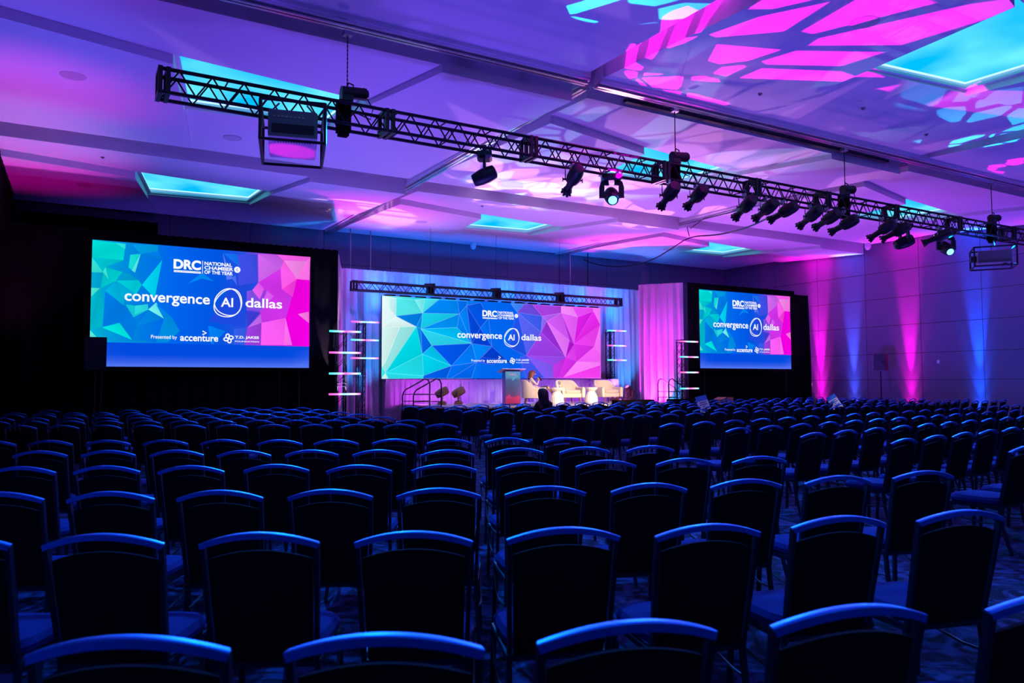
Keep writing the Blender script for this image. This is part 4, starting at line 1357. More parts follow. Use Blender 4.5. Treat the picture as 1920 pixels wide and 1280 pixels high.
# ------------------------------------------------------------------ speakers
def speaker(x, y, zb, wx, wy, h, rz, label, stand_label, splay=0.0):
    s_ = empty('speaker_stand', (x, y, 0), rz, stand_label, 'stand')
    MB().tube([(0, 0, 0.25), (0, 0, zb - 0.03)], 0.022, 10).build('pole', M['black'], s_, True)
    MB().tube([(0, 0, 0.8), (0, 0, 0.9)], 0.04, 10).build('collar', M['black'], s_, True)
    for k in range(3):
        a = 2 * pi * k / 3 + 0.4
        MB().tube([(0.02 * cos(a), 0.02 * sin(a), 0.85), (0.45 * cos(a), 0.45 * sin(a), 0.015)], 0.014, 8).build('leg', M['black'], s_)
    t = empty('loudspeaker', (x, y, zb), rz, label, 'loudspeaker')
    q0 = [(-wx / 2, -wy / 2), (wx / 2, -wy / 2), (wx * 0.36, wy / 2), (-wx * 0.36, wy / 2)]
    MB().loft([[(a, b, 0) for a, b in q0], [(a, b, h) for a, b in q0]]).build('cabinet', M['black_plastic'], t)
    cb_ = t.children[0]
    MB().box((0, -wy / 2 - 0.008, h / 2), (wx * 0.94, 0.014, h * 0.94)).build('grille', M['black'], cb_)
    MB().box((0, 0, h * 0.62), (wx + 0.006, wy + 0.006, 0.012)).build('seam', M['fixture'], t)
    MB().tube([(-wx * 0.2, wy / 2 + 0.02, h * 0.4), (-wx * 0.2, wy / 2 + 0.07, h * 0.5), (-wx * 0.2, wy / 2 + 0.02, h * 0.6)], 0.012, 6).build('handle', M['black'], t)
    return t


speaker(0.54, 18.95, 1.77, 0.42, 0.42, 0.72, radians(0), 'black loudspeaker covering the lower left corner of left screen', 'black tripod stand carrying the left loudspeaker')
speaker(25.2, 16.95, 1.88, 0.46, 0.5, 0.56, radians(120), 'black loudspeaker on a stand against the right wall', 'slim tripod stand at the right wall')

# ------------------------------------------------------------------ things on and before the stage
for x0, x1, lab in ((14.62, 16.16, 'wide low black case at stage front beside the last armchair'), (16.86, 18.2, 'second low black case at stage front near right steps')):
    t = empty('stage_monitor_case', ((x0 + x1) / 2, 18.72, 0), 0, lab, 'case')
    w2 = (x1 - x0) / 2
    MB().loft([[(-w2, -0.25, 0.02), (w2, -0.25, 0.02), (w2, 0.25, 0.02), (-w2, 0.25, 0.02)], [(-w2, -0.22, 0.6), (w2, -0.22, 0.6), (w2, 0.25, 0.6), (-w2, 0.25, 0.6)],
               [(-w2 * 0.93, -0.05, 0.93), (w2 * 0.96, -0.05, 0.93), (w2 * 0.96, 0.24, 0.93), (-w2 * 0.93, 0.24, 0.93)]]).build('shell', M['black_cloth'], t)
    MB().box((0, -0.2, 0.45), (w2 * 1.8, 0.1, 0.02)).build('trim_strip', M['black'], t)
t = empty('cardboard_box', (19.35, 18.75, 0.0), 0.25, 'open cardboard box on a table before the right screen', 'box')
MB().box((0, 0, 0.86), (0.42, 0.34, 0.2)).build('carton', M['cardboard'], t)
MB().box((-0.36, 0, 0.93), (0.3, 0.34, 0.01), Euler((0, -0.25, 0)).to_matrix()).build('flap', M['cardboard'], t)
t = empty('side_table', (19.3, 18.8, 0), 0, 'small folding table under the cardboard box', 'table')
MB().box((0, 0, 0.74), (1.1, 0.5, 0.03)).build('table_top', M['plaster'], t)
for a in (-1, 1):
    for b in (-1, 1):
        MB().tube([(a * 0.5, b * 0.2, 0.73), (a * 0.52, b * 0.22, 0)], 0.015, 6).build('leg', M['black'], t)

# lectern
t = empty('lectern', (11.66, 20.0, 0.8), radians(-16), 'acrylic lectern with printed front and slanted top on stage', 'lectern')
MB().prism([(-0.24, -0.18), (0.24, -0.18), (0.24, 0.18), (-0.24, 0.18)], 0.0, 1.03).build('column', M['lectern_side'], t)
MB().box((0, 0, 0.02), (0.6, 0.5, 0.04)).build('base', M['lectern_side'], t)
vs, fs, cols = [], [], []
band = [(0.0, (205, 45, 110)), (0.18, (215, 60, 120)), (0.24, (120, 80, 130)), (0.45, (80, 95, 140)), (0.75, (60, 120, 165)), (0.8, (60, 190, 210)), (1.0, (90, 200, 225))]
for k in range(len(band) - 1):
    n0 = len(vs)
    z0_, z1_ = 0.05 + 0.96 * band[k][0], 0.05 + 0.96 * band[k + 1][0]
    vs += [(-0.23, -0.184, z0_), (0.23, -0.184, z0_), (0.23, -0.184, z1_), (-0.23, -0.184, z1_)]
    fs.append((n0, n0 + 1, n0 + 2, n0 + 3))
    cols.append([lin(band[k][1])] * 2 + [lin(band[k + 1][1])] * 2)
for poly, c in (([(-0.05, 0.84), (0.2, 0.9), (0.05, 0.78), (0.0, 0.72)], (90, 215, 225)), ([(-0.23, 0.22), (-0.1, 0.34), (-0.05, 0.2)], (230, 80, 140)), ([(0.05, 0.2), (0.15, 0.3), (0.23, 0.2)], (225, 60, 110))):
    n0 = len(vs)
    vs += [(a, -0.187, b) for a, b in poly]
    fs.append(tuple(range(n0, n0 + len(poly))))
    cols.append([lin(c)] * len(poly))
me = bpy.data.meshes.new('front_print')
me.from_pydata(vs, [], fs)
ca = me.color_attributes.new('pic', 'FLOAT_COLOR', 'CORNER')
i = 0
for c in cols:
    for v in c:
        ca.data[i].color = (*v, 1)
        i += 1
pm = bpy.data.materials.new('printed_panel')
pm.use_nodes = True
nt = pm.node_tree
a = nt.nodes.new('ShaderNodeVertexColor')
a.layer_name = 'pic'
nt.links.new(a.outputs[0], nt.nodes['Principled BSDF'].inputs['Base Color'])
nt.nodes['Principled BSDF'].inputs['Roughness'].default_value = 0.3
me.materials.append(pm)
link('front_print', me, t)
text('DRC', -0.12, 0.12, 0.89, 0.95, -0.189, t, 0.03, 'white_plastic')
MB().loft([[(-0.40, 0.26, 0.98), (0.34, 0.26, 0.98), (0.34, 0.26, 1.0), (-0.40, 0.26, 1.0)], [(-0.34, -0.22, 1.08), (0.40, -0.22, 1.08), (0.40, -0.22, 1.10), (-0.34, -0.22, 1.10)]]).build('reading_top', M['white_plastic'], t)
MB().tube([(-0.05, -0.1, 1.05), (-0.05, -0.08, 1.2), (-0.07, 0.0, 1.3), (-0.09, 0.06, 1.33)], 0.008, 6).build('microphone', M['black'], t, True)
MB().tube([(-0.085, 0.05, 1.325), (-0.10, 0.09, 1.34)], 0.018, 8).build('microphone_tip', M['black'], t, True)


def tub_chair(loc, rz, label):
    t = empty('tub_armchair', loc, rz, label, 'armchair', 'cream tub armchairs on stage')
    # plan path of the shell: front of right arm -> back -> front of left arm (facing +Y)
    pts = []
    N = 40
    for i in range(N + 1):
        u = -1 + 2 * i / N
        if abs(u) > 0.55:
            sgn = 1 if u > 0 else -1
            k = (abs(u) - 0.55) / 0.45
            pts.append((sgn * (0.375 + 0.0 * k), -0.02 + 0.38 * k))
        else:
            a = u / 0.55 * pi / 2
            pts.append((0.375 * sin(a), -0.02 - 0.34 * cos(a)))
    rings = []
    for i, (x, y) in enumerate(pts):
        u = abs(-1 + 2 * i / N)
        s_ = min(1, max(0, (0.62 - u) / 0.36))
        s_ = s_ * s_ * (3 - 2 * s_)
        h = 0.53 + 0.23 * s_
        nrm = Vector((x, (y + 0.02) if y < -0.02 else 0.0)).normalized() if (abs(x) + abs(y)) else Vector((0, -1))
        rip = 0.008 * abs(sin(i * pi / 3))
        th = 0.055
        o_ = Vector((x, y)) + nrm * (0.045 - rip)
        n_ = Vector((x, y)) - nrm * (th - rip)
        mid = Vector((x, y))
        end = 0.85 if i in (0, N) else 1
        rings.append([(o_.x, o_.y, 0.20), (o_.x + nrm.x * 0.015, o_.y + nrm.y * 0.015, h - 0.08), (mid.x + nrm.x * 0.03, mid.y + nrm.y * 0.03, h - 0.015), (mid.x, mid.y, h),
                      (n_.x + nrm.x * 0.02, n_.y + nrm.y * 0.02, h - 0.02), (n_.x, n_.y, h - 0.09), (n_.x, n_.y, 0.20)])
    MB().loft(rings).build('shell', M['cream'], t, True)
    m = MB()
    def rr(sx, sy, cy, r_, z):
        l = []
        for k in range(24):
            a = 2 * pi * k / 24
            ca_, sa_ = cos(a), sin(a)
            l.append((sx * abs(ca_) ** r_ * (1 if ca_ > 0 else -1), cy + sy * abs(sa_) ** r_ * (1 if sa_ > 0 else -1), z))
        return l
    m.loft([rr(0.34, 0.33, 0.03, 0.5, 0.19), rr(0.36, 0.35, 0.03, 0.5, 0.21), rr(0.36, 0.35, 0.03, 0.5, 0.33)])
    m.build('seat_base', M['cream'], t, True)
    m = MB()
    m.loft([rr(0.29, 0.30, 0.07, 0.45, 0.335), rr(0.305, 0.315, 0.07, 0.45, 0.36), rr(0.305, 0.315, 0.07, 0.45, 0.41), rr(0.28, 0.29, 0.07, 0.5, 0.435)])
    m.build('seat_cushion', M['cream'], t, True)
    for a in (-1, 1):
        for b in (-0.24, 0.28):
            MB().tube([(a * 0.26, b, 0.20), (a * 0.31, b + (0.04 if b > 0 else -0.04), 0.0)], [0.026, 0.014], 8).build('leg', M['wood'], t)
    return t


tub_chair((12.74, 20.45, 0.8), radians(-118), 'cream tub armchair with the seated woman, nearest lectern')
tub_chair((14.12, 20.55, 0.8), radians(176), 'empty cream tub armchair in the middle of the three')
tub_chair((15.62, 20.5, 0.8), radians(180), 'empty cream tub armchair at right of the three')


def hourglass(loc, label):
    t = empty('hourglass_table', loc, 0, label, 'side table', 'white hourglass side tables')
    N = 40
    prof = [(0.20, 0.0), (0.215, 0.06), (0.20, 0.22), (0.15, 0.33), (0.115, 0.37), (0.12, 0.40), (0.17, 0.44), (0.20, 0.48), (0.20, 0.50)]
    m = MB()
    m.loft([[((r * (1 - 0.045 * (k % 2) * (1 if i < 8 else 0.3))) * cos(2 * pi * k / N), (r * (1 - 0.045 * (k % 2))) * sin(2 * pi * k / N), z) for k in range(N)] for i, (r, z) in enumerate(prof)])
    m.build('pleated_body', M['plaster'], t)
    MB().lathe([(0.20, 0.50), (0.205, 0.505), (0.205, 0.515), (0.19, 0.52)], 28).build('table_top', M['plaster'], t, True)
    return t


hourglass((13.42, 20.15, 0.8), 'white pleated hourglass table between woman and middle armchair')
hourglass((14.86, 20.3, 0.8), 'white pleated hourglass table between the two empty armchairs')
for bx, by, where in ((13.42, 20.15, 'table beside the woman'), (14.86, 20.3, 'table between the empty armchairs')):
    for k, dx in enumerate((-0.07, 0.07)):
        o = MB().lathe([(0.028, 0.0), (0.03, 0.01), (0.006, 0.02), (0.005, 0.09), (0.03, 0.11), (0.04, 0.16), (0.036, 0.20), (0.034, 0.20), (0.037, 0.16), (0.027, 0.115), (0.0, 0.105)], 14).build('water_glass', M['glass'], None, True, (bx + dx, by - 0.03 * k, 1.321))
        tag(o, '%s stemmed water glass on the hourglass %s' % (('left', 'right')[k], where), 'glass', 'water glasses on the stage tables')


# ------------------------------------------------------------------ people
def person(name, loc, rz, label, J, R, zones, mats, hair, hair_m, extra=None):
    t = empty(name, loc, rz, label, 'person')
    names = list(J)
    me = bpy.data.meshes.new('body')
    edges = [('pelvis', 'waist'), ('waist', 'chest'), ('chest', 'neck'), ('neck', 'skull'), ('skull', 'crown')]
    for s_ in 'LR':
        edges += [('chest', 'sh' + s_), ('sh' + s_, 'el' + s_), ('el' + s_, 'wr' + s_), ('wr' + s_, 'pa' + s_), ('pelvis', 'hip' + s_), ('hip' + s_, 'kn' + s_), ('kn' + s_, 'an' + s_), ('an' + s_, 'to' + s_)]
    # five fingers per hand
    vv = [Vector(J[k]) for k in names]
    rr = [R[k if k in R else k[:-1]] for k in names]
    ed = [(names.index(a), names.index(b)) for a, b in edges]
    for s_ in 'LR':
        pa, wr = Vector(J['pa' + s_]), Vector(J['wr' + s_])
        d = (pa - wr).normalized()
        sdv = d.cross(Vector((0, 0, 1)) if abs(d.z) < 0.9 else Vector((1, 0, 0))).normalized()
        nrm = sdv.cross(d).normalized()
        for k, (off, L) in enumerate(((-0.030, 0.055), (-0.010, 0.066), (0.010, 0.070), (0.030, 0.060), (0.045, 0.045))):
            b0 = pa + sdv * off * 0.8 if k < 4 else pa - d * 0.045 + sdv * 0.025
            dd = d if k < 4 else (d * 0.6 + sdv * 0.8).normalized()
            p1 = b0 + dd * L * 0.55
            p2 = p1 + (dd * 0.75 - nrm * 0.65).normalized() * L * 0.45
            i0 = len(vv)
            vv += [b0, p1, p2]
            rr += [0.009, 0.0085, 0.007]
            ed += [(names.index('pa' + s_), i0), (i0, i0 + 1), (i0 + 1, i0 + 2)]
    me.from_pydata([tuple(v) for v in vv], ed, [])
    o = bpy.data.objects.new('body_src', me)
    C.objects.link(o)
    sk = o.modifiers.new('skin', 'SKIN')
    sk.use_smooth_shade = True
    me = o.data
    for i, v in enumerate(me.skin_vertices[0].data):
        v.radius = (rr[i], rr[i])
        v.use_root = (i == names.index('pelvis'))
    sb = o.modifiers.new('sub', 'SUBSURF')
    sb.levels = 2
    sb.render_levels = 2
    dg = bpy.context.evaluated_depsgraph_get()
    nm = bpy.data.meshes.new_from_object(o.evaluated_get(dg))
    bpy.data.objects.remove(o)
    nm.name = 'body'
    nm.materials.clear()
    for q in mats:
        nm.materials.append(q)
    for p in nm.polygons:
        c = p.center
        best, bi = 9, 0
        for (a, b), mi in zones:
            A, B = Vector(J[a]), Vector(J[b])
            ab = B - A
            k = max(0, min(1, (c - A).dot(ab) / ab.length_squared))
            dd = (c - (A + ab * k)).length
            if dd < best:
                best, bi = dd, mi
        p.material_index = bi
        p.use_smooth = True
    link('body', nm, t)
    # face on the skull: nose, eyes, ears, mouth, along face direction
    sc, f_ = Vector(J['skull']), Vector(J['_face']) if '_face' in J else Vector((0, 1, 0))
    return t


def seated_zones():
    z = [(('pelvis', 'waist'), 1), (('waist', 'chest'), 1), (('chest', 'neck'), 1), (('neck', 'skull'), 0), (('skull', 'crown'), 0)]
    for s_ in 'LR':
        z += [(('chest', 'sh' + s_), 1), (('sh' + s_, 'el' + s_), 1), (('el' + s_, 'wr' + s_), 1), (('wr' + s_, 'pa' + s_), 0), (('hip' + s_, 'kn' + s_), 2), (('pelvis', 'hip' + s_), 2), (('kn' + s_, 'an' + s_), 3), (('an' + s_, 'to' + s_), 4)]
    return z


RAD = dict(pelvis=0.125, waist=0.105, chest=0.125, neck=0.048, skull=0.092, crown=0.068, sh=0.062, el=0.042, wr=0.026, pa=0.030, hip=0.085, kn=0.058, an=0.036, to=0.028)
JW = dict(pelvis=(0, -0.10, 0.53), waist=(0, -0.13, 0.70), chest=(0, -0.13, 0.90), neck=(0, -0.08, 1.05), skull=(0, -0.035, 1.16), crown=(0, -0.045, 1.225),
          shL=(-0.17, -0.11, 0.95), elL=(-0.27, 0.0, 0.72), wrL=(-0.22, 0.20, 0.66), paL=(-0.19, 0.27, 0.65),
          shR=(0.17, -0.11, 0.95), elR=(0.24, 0.04, 0.74), wrR=(0.09, 0.14, 0.90), paR=(0.05, 0.14, 0.97),
          hipL=(-0.09, -0.02, 0.52), knL=(-0.07, 0.42, 0.56), anL=(-0.04, 0.46, 0.12), toL=(-0.04, 0.60, 0.05),
          hipR=(0.09, -0.02, 0.53), knR=(0.02, 0.44, 0.68), anR=(-0.08, 0.68, 0.36), toR=(-0.10, 0.82, 0.30))
for k_ in list(JW):
    x_, y_, z_ = JW[k_]
    JW[k_] = (x_ * 0.88, y_, max(0.03, 0.42 + (z_ - 0.53) * 0.84))
RW = {k_: v_ * 0.87 for k_, v_ in RAD.items()}
JM = dict(JW)
wm = person('person', (12.74, 20.45, 0.8), radians(-106), 'woman with auburn hair in cream blouse and dark skirt, legs crossed, in the armchair', JW, RW, seated_zones(),
            [M['skin'], M['blouse'], M['trousers'], M['skin'], M['shoe']], None, None)


def hair(parent, c, m, length, q=1.0):
    """hair shell: open at the face, falling behind and beside the neck"""
    mb = MB()
    c = Vector(c)
    rows = []
    n = 20
    for i, (zz, rr, bk) in enumerate(((0.118, 0.02, 0.0), (0.108, 0.06, 0.0), (0.075, 0.092, -0.005), (0.03, 0.108, -0.012), (-0.03, 0.112, -0.02), (-0.10, 0.105, -0.03), (-0.10 - length * 0.5, 0.115, -0.045), (-0.10 - length, 0.085, -0.05))):
        row = []
        open_ = 0 if zz > 0.07 else min(1.0, (0.07 - zz) / 0.05) * 1.3
        for k in range(n + 1):
            a = pi / 2 + open_ + (2 * pi - 2 * open_) * k / n
            row.append(c + Vector((q * rr * cos(a), q * (bk + rr * sin(a) * 1.08), q * zz)))
        rows.append(row)
    w_ = n + 1
    vs = [p for r_ in rows for p in r_]
    fs = [(i * w_ + j, i * w_ + j + 1, (i + 1) * w_ + j + 1, (i + 1) * w_ + j) for i in range(len(rows) - 1) for j in range(n)]
    mb.add(vs, fs)
    o = mb.build('hair', m, parent, True)
    md = o.modifiers.new('thick', 'SOLIDIFY')
    md.thickness = 0.018
    md.offset = 0.3
    return o


def face(parent, c, dark):
    c = Vector(c) - Vector((0, 0.0 if dark else 0.012, 0))
    MB().loft([[c + Vector((x, 0.086, z)) for x, z in ((-0.008, 0.02), (0.008, 0.02), (0.014, -0.025), (-0.014, -0.025))], [c + Vector((x, 0.115, z)) for x, z in ((-0.004, 0.0), (0.004, 0.0), (0.008, -0.022), (-0.008, -0.022))]]).build('nose', M['skin'], parent, True)
    for e_ in (-1, 1):
        MB().lathe([(0.0, -0.008), (0.008, -0.004), (0.010, 0.0), (0.008, 0.004), (0.0, 0.008)], 8).build('eye', M['black_plastic'], parent, True, c + Vector((e_ * 0.033, 0.083, 0.012)))
        MB().tube([c + Vector((e_ * 0.090, -0.01, 0.02)), c + Vector((e_ * 0.098, -0.015, 0.0)), c + Vector((e_ * 0.090, -0.01, -0.025))], [0.012, 0.016, 0.008], 8).build('ear', M['skin'], parent, True)
    MB().box(c + Vector((0, 0.088, -0.048)), (0.04, 0.012, 0.008)).build('mouth', M['shoe'], parent)


hair(wm, (0, -0.04, JW['skull'][2]), M['hair_red'], 0.10, 0.9)
face(wm, JW['skull'], False)
MB().tube([Vector((0.098 * cos(a), -0.05, JW['skull'][2] + 0.112 * sin(a))) for a in arc(lambda v: v, 14, 0.0, pi)], 0.008, 6, (0, 1, 0)).build('headset', M['black'], wm, True)
MB().box((0.035, 0.20, 0.80), (0.07, 0.012, 0.14), Euler((0.5, 0, 0.3)).to_matrix()).build('phone', M['black_plastic'], wm)


# ------------------------------------------------------------------ banquet chairs
def back_y(z):
    return -0.195 - (z - 0.42) * 0.22


def chair_parts():
    P = []
    # top rail: flat bar bent to a shallow arch, bowed backward
    def rail(u):                      # u in -1..1
        z = 0.866 + 0.044 * (1 - u * u)
        return Vector((0.218 * u, back_y(z) - 0.022 * (1 - u * u), z))
    m = MB()
    m.sweep([rail(-1 + 2 * i / 14) for i in range(15)], [(-0.017, -0.011), (0.017, -0.011), (0.017, 0.009), (0.013, 0.012), (-0.013, 0.012), (-0.017, 0.009)])
    P.append(('top_rail', m.mesh('top_rail', M['chair_metal_lit'], True)))
    # side posts with rear legs (one bent tube each side)
    for s_ in (-1, 1):
        m = MB()
        path = [(s_ * 0.214, back_y(0.872), 0.872), (s_ * 0.208, back_y(0.66), 0.66), (s_ * 0.200, back_y(0.46), 0.46), (s_ * 0.200, -0.185, 0.38)]
        m.sweep(path, [(-0.009, -0.013), (0.009, -0.013), (0.009, 0.013), (-0.009, 0.013)], (0, 1, 0))
        P.append(('side_post', m.mesh('side_post', M['chair_metal_shaded'])))
    # upholstered back: arched top, slightly domed
    m = MB()
    nx, nz = 12, 6
    fr, bk = [], []
    for j in range(nz + 1):
        for i in range(nx + 1):
            u = -1 + 2 * i / nx
            v = j / nz
            wdt = 0.184 + 0.013 * v
            ztop = 0.814 + 0.038 * (1 - u * u)
            z = 0.405 + (ztop - 0.405) * v
            x = wdt * u
            bow = -0.020 * (1 - u * u) * (0.4 + 0.6 * v)
            ed = min(1, (1 - abs(u)) * 5 + 0.35) * min(1, (1 - v) * 5 + 0.4) * min(1, v * 5 + 0.4)
            fr.append((x, back_y(z) + bow + 0.024 * ed, z))
            bk.append((x, back_y(z) + bow - 0.014 * ed, z))
    w_ = nx + 1
    fs = []
    n0 = len(fr)
    for j in range(nz):
        for i in range(nx):
            a = j * w_ + i
            fs.append((a, a + 1, a + w_ + 1, a + w_))
            fs.append((n0 + a, n0 + a + w_, n0 + a + w_ + 1, n0 + a + 1))
    rim = [i for i in range(nx + 1)] + [j * w_ + nx for j in range(1, nz + 1)] + [nz * w_ + i for i in range(nx - 1, -1, -1)] + [j * w_ for j in range(nz - 1, 0, -1)]
    for k in range(len(rim)):
        a, b = rim[k], rim[(k + 1) % len(rim)]
        fs.append((a, n0 + a, n0 + b, b))
    m.add(fr + bk, fs)
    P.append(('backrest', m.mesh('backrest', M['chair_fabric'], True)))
    # seat cushion
    def rr(sx, sy, cy, r_, z, fall=0.0):
        l = []
        for k in range(28):
            a = 2 * pi * k / 28
            ca_, sa_ = cos(a), sin(a)
            y = cy + sy * abs(sa_) ** r_ * (1 if sa_ > 0 else -1)
            l.append((sx * abs(ca_) ** r_ * (1 if ca_ > 0 else -1) * (1 + 0.06 * (y / 0.2)), y, z - fall * max(0, y)))
        return l
    m = MB()
    m.loft([rr(0.195, 0.205, 0.03, 0.45, 0.405), rr(0.212, 0.222, 0.03, 0.45, 0.42), rr(0.216, 0.226, 0.03, 0.45, 0.445), rr(0.20, 0.21, 0.03, 0.5, 0.47), rr(0.14, 0.15, 0.03, 0.6, 0.482)])
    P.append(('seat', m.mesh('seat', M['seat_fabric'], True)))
    m = MB()
    q = [(-0.20, -0.19), (0.20, -0.19), (0.212, 0.22), (-0.212, 0.22)]
    for a in range(4):
        p0, p1 = q[a], q[(a + 1) % 4]
        m.sweep([(p0[0], p0[1], 0.392), (p1[0], p1[1], 0.392)], [(-0.011, -0.012), (0.011, -0.012), (0.011, 0.012), (-0.011, 0.012)])
    P.append(('seat_frame', m.mesh('seat_frame', M['chair_metal_shaded'])))
    for s_ in (-1, 1):
        m = MB().sweep([(s_ * 0.212, 0.215, 0.39), (s_ * 0.216, 0.225, 0.2), (s_ * 0.222, 0.235, 0.004)], [(-0.011, -0.011), (0.011, -0.011), (0.011, 0.011), (-0.011, 0.011)], (0, 1, 0))
        P.append(('leg', m.mesh('leg', M['chair_metal_shaded'])))
        m = MB().sweep([(s_ * 0.200, -0.185, 0.39), (s_ * 0.203, -0.20, 0.26), (s_ * 0.215, -0.25, 0.10), (s_ * 0.222, -0.285, 0.004)], [(-0.011, -0.011), (0.011, -0.011), (0.011, 0.011), (-0.011, 0.011)], (0, 1, 0))
        P.append(('leg', m.mesh('leg', M['chair_metal_shaded'])))
        m = MB().tube([(s_ * 0.218, 0.22, 0.36), (s_ * 0.225, 0.10, 0.27), (s_ * 0.225, -0.06, 0.25), (s_ * 0.212, -0.2, 0.26)], 0.007, 6)
        P.append(('stretcher', m.mesh('stretcher', M['chair_metal_shaded'], True)))
    return P


PARTS = chair_parts()
# the same chair as one light mesh, for those too small to show their parts
far_me = bpy.data.meshes.new('banquet_chair')
bm = bmesh.new()
for nm, me in PARTS:
    if nm == 'stretcher':
        continue
    k0 = len(bm.faces)
    bm.from_mesh(me)
    bm.faces.ensure_lookup_table()
    mi = {'backrest': 1, 'seat': 2, 'top_rail': 0, 'stretcher': 0}.get(nm, 3)
    for f_ in bm.faces[k0:]:
        f_.material_index = mi
bm.to_mesh(far_me)
bm.free()
for q in ('chair_metal_lit', 'chair_fabric', 'seat_fabric', 'chair_metal_shaded'):
    far_me.materials.append(M[q])


def frame_px(x, y, z):
    v = Vector((x, y, z)) - Vector((0, 0, 1.48))
    d = v.dot(fw)
    if d < 0.3:
        return None
    return 960 + F_PX * v.dot(rt) / d, 640 - F_PX * v.dot(up) / d, d


chairs = []          # (depth, x, y, yaw, label, group)
near = NEAR_CHAIRS
for row, k, x, y, yaw in near:
    split = {1: 3, 2: 5, 3: 5, 4: 6, 5: 8, 6: 10}[row]
    if k < split:
        lab = 'dark banquet chair, near left block, %s row from camera, %s seat left of narrow aisle' % (ORD[row - 1], ORD[split - 1 - k])
        grp = 'banquet chairs in the near left block'
    else:
        lab = 'dark banquet chair, near middle block, %s row from camera, %s seat right of narrow aisle' % (ORD[row - 1], ORD[k - split])
        grp = 'banquet chairs in the near middle block'
    chairs.append((x, y, yaw, lab, grp))
back = [(4.47, 9.57, 14), (4.57, 10.91, 14), (4.57, 12.12, 14), (4.66, 13.50, 14), (4.64, 14.64, 14), (4.70, 16.24, 12), (4.75, 17.77, 5)]
for r_, (x, y, n_) in enumerate(back):
    for k in range(n_):
        xx, yy = x - 0.499 * k, y + (0.284 + 0.006 * r_) * k
        if xx < -1.15 or yy > 19.55:
            break
        lab = 'banquet chair, far left block, %s row behind cross aisle, %s seat from right end' % (ORD[r_], ORD[k])
        chairs.append((xx, yy, -30, lab, 'banquet chairs in the far left block'))
rows_c = [3.5, 4.58, 5.64, 6.73, 7.93, 10.0, 11.1, 12.55, 13.85, 14.75, 16.1, 17.1]
for r_, y0 in enumerate(rows_c):
    for k in range(28):
        xx, yy = 6.95 + 0.70 * k + 0.21, y0 + 0.102 * k + 0.01
        if xx > 25.3 or (yy > 18.1 and xx < 18.8) or yy > 19.2:
            break
        lab = 'dark banquet chair, right block, %s row from camera, %s seat from the wide aisle' % (ORD[r_], ORD[k])
        chairs.append((xx, yy, 3 + 0.25 * k, lab, 'banquet chairs in the right block'))
vis = []
for c in chairs:
    x, y, yaw = c[0], c[1], radians(c[2])
    ox, oy = x - (0.294 * sin(yaw)), y + (0.294 * cos(yaw))      # origin under the seat
    ps = [frame_px(ox + dx, oy + dy, z) for dx in (-0.3, 0.3) for dy in (-0.3, 0.3) for z in (0.05, 0.9)]
    if min(math.hypot(ox - a, oy - b) for a, b in ((25.2, 16.95), (0.54, 18.95), (19.3, 18.8))) < 0.6:
        continue
    if any(p is None for p in ps):
        if not any(p is not None and -20 < p[0] < 1940 and p[1] < 1300 for p in ps):
            continue
    ps = [p for p in ps if p]
    if max(p[0] for p in ps) < 0 or min(p[0] for p in ps) > 1920 or min(p[1] for p in ps) > 1280:
        continue
    vis.append((min(p[2] for p in ps), ox, oy, yaw, c[3], c[4]))
vis.sort(key=lambda c: c[0])
taken = None
sit = min(vis, key=lambda c: abs(c[1] - 9.35) + abs(c[2] - 14.8))
for i, (d, x, y, yaw, lab, grp) in enumerate(vis[:300]):
    rz = yaw
    if d < 11.5:
        t = empty('banquet_chair', (x, y, 0), rz, lab, 'chair', grp)
        for nm, me in PARTS:
            link(nm, me, t)
    else:
        o = link('banquet_chair', far_me, None, (x, y, 0))
        o.rotation_euler = (0, 0, rz)
        tag(o, lab, 'chair', grp)
rest = vis[300:]
if rest:
    lo = MB()
    base = far_me
    bm = bmesh.new()
    for d, x, y, yaw, lab, grp in rest:
        k0 = len(bm.verts)
        bm.from_mesh(base)
        bm.verts.ensure_lookup_table()
        mx4 = Matrix.Translation((x, y, 0)) @ Matrix.Rotation(yaw, 4, 'Z')
        bmesh.ops.transform(bm, matrix=mx4, verts=bm.verts[k0:])
    me = bpy.data.meshes.new('banquet_chair_rows')
    bm.to_mesh(me)
    bm.free()
    for q in ('chair_metal_lit', 'chair_fabric', 'seat_fabric', 'chair_metal_shaded'):
        me.materials.append(M[q])
    tag(link('banquet_chair_rows', me), 'the farthest rows of dark banquet chairs along the right side of the room', 'chairs', kind='stuff')
print('chairs in frame', len(vis), 'single', min(300, len(vis)))

# the attendee seated in the audience, seen from behind
JM.update(pelvis=(0, -0.06, 0.57), waist=(0, -0.08, 0.74), chest=(0, -0.06, 0.96), neck=(0, -0.02, 1.12), skull=(0, 0.01, 1.23), crown=(0, 0.0, 1.295),
          shL=(-0.18, -0.05, 1.00), elL=(-0.25, 0.05, 0.76), wrL=(-0.12, 0.26, 0.68), paL=(-0.08, 0.33, 0.67), shR=(0.18, -0.05, 1.00), elR=(0.25, 0.05, 0.76), wrR=(0.12, 0.26, 0.68), paR=(0.08, 0.33, 0.67),
          hipL=(-0.09, 0.02, 0.55), knL=(-0.11, 0.42, 0.54), anL=(-0.11, 0.42, 0.10), toL=(-0.11, 0.56, 0.04), hipR=(0.09, 0.02, 0.55), knR=(0.11, 0.42, 0.54), anR=(0.11, 0.42, 0.10), toR=(0.11, 0.56, 0.04))
dk = mat('dark_plum_jacket', (0.012, 0.006, 0.02), 0.8)
pm_ = person('person', (sit[1], sit[2], 0), sit[3], 'person with long dark hair in dark jacket sitting in the audience, back to camera', JM, RAD, seated_zones(), [M['skin'], dk, dk, dk, M['black']], None, None)
hair(pm_, (0, 0.0, 1.225), M['hair_dark'], 0.22)
face(pm_, JM['skull'], True)


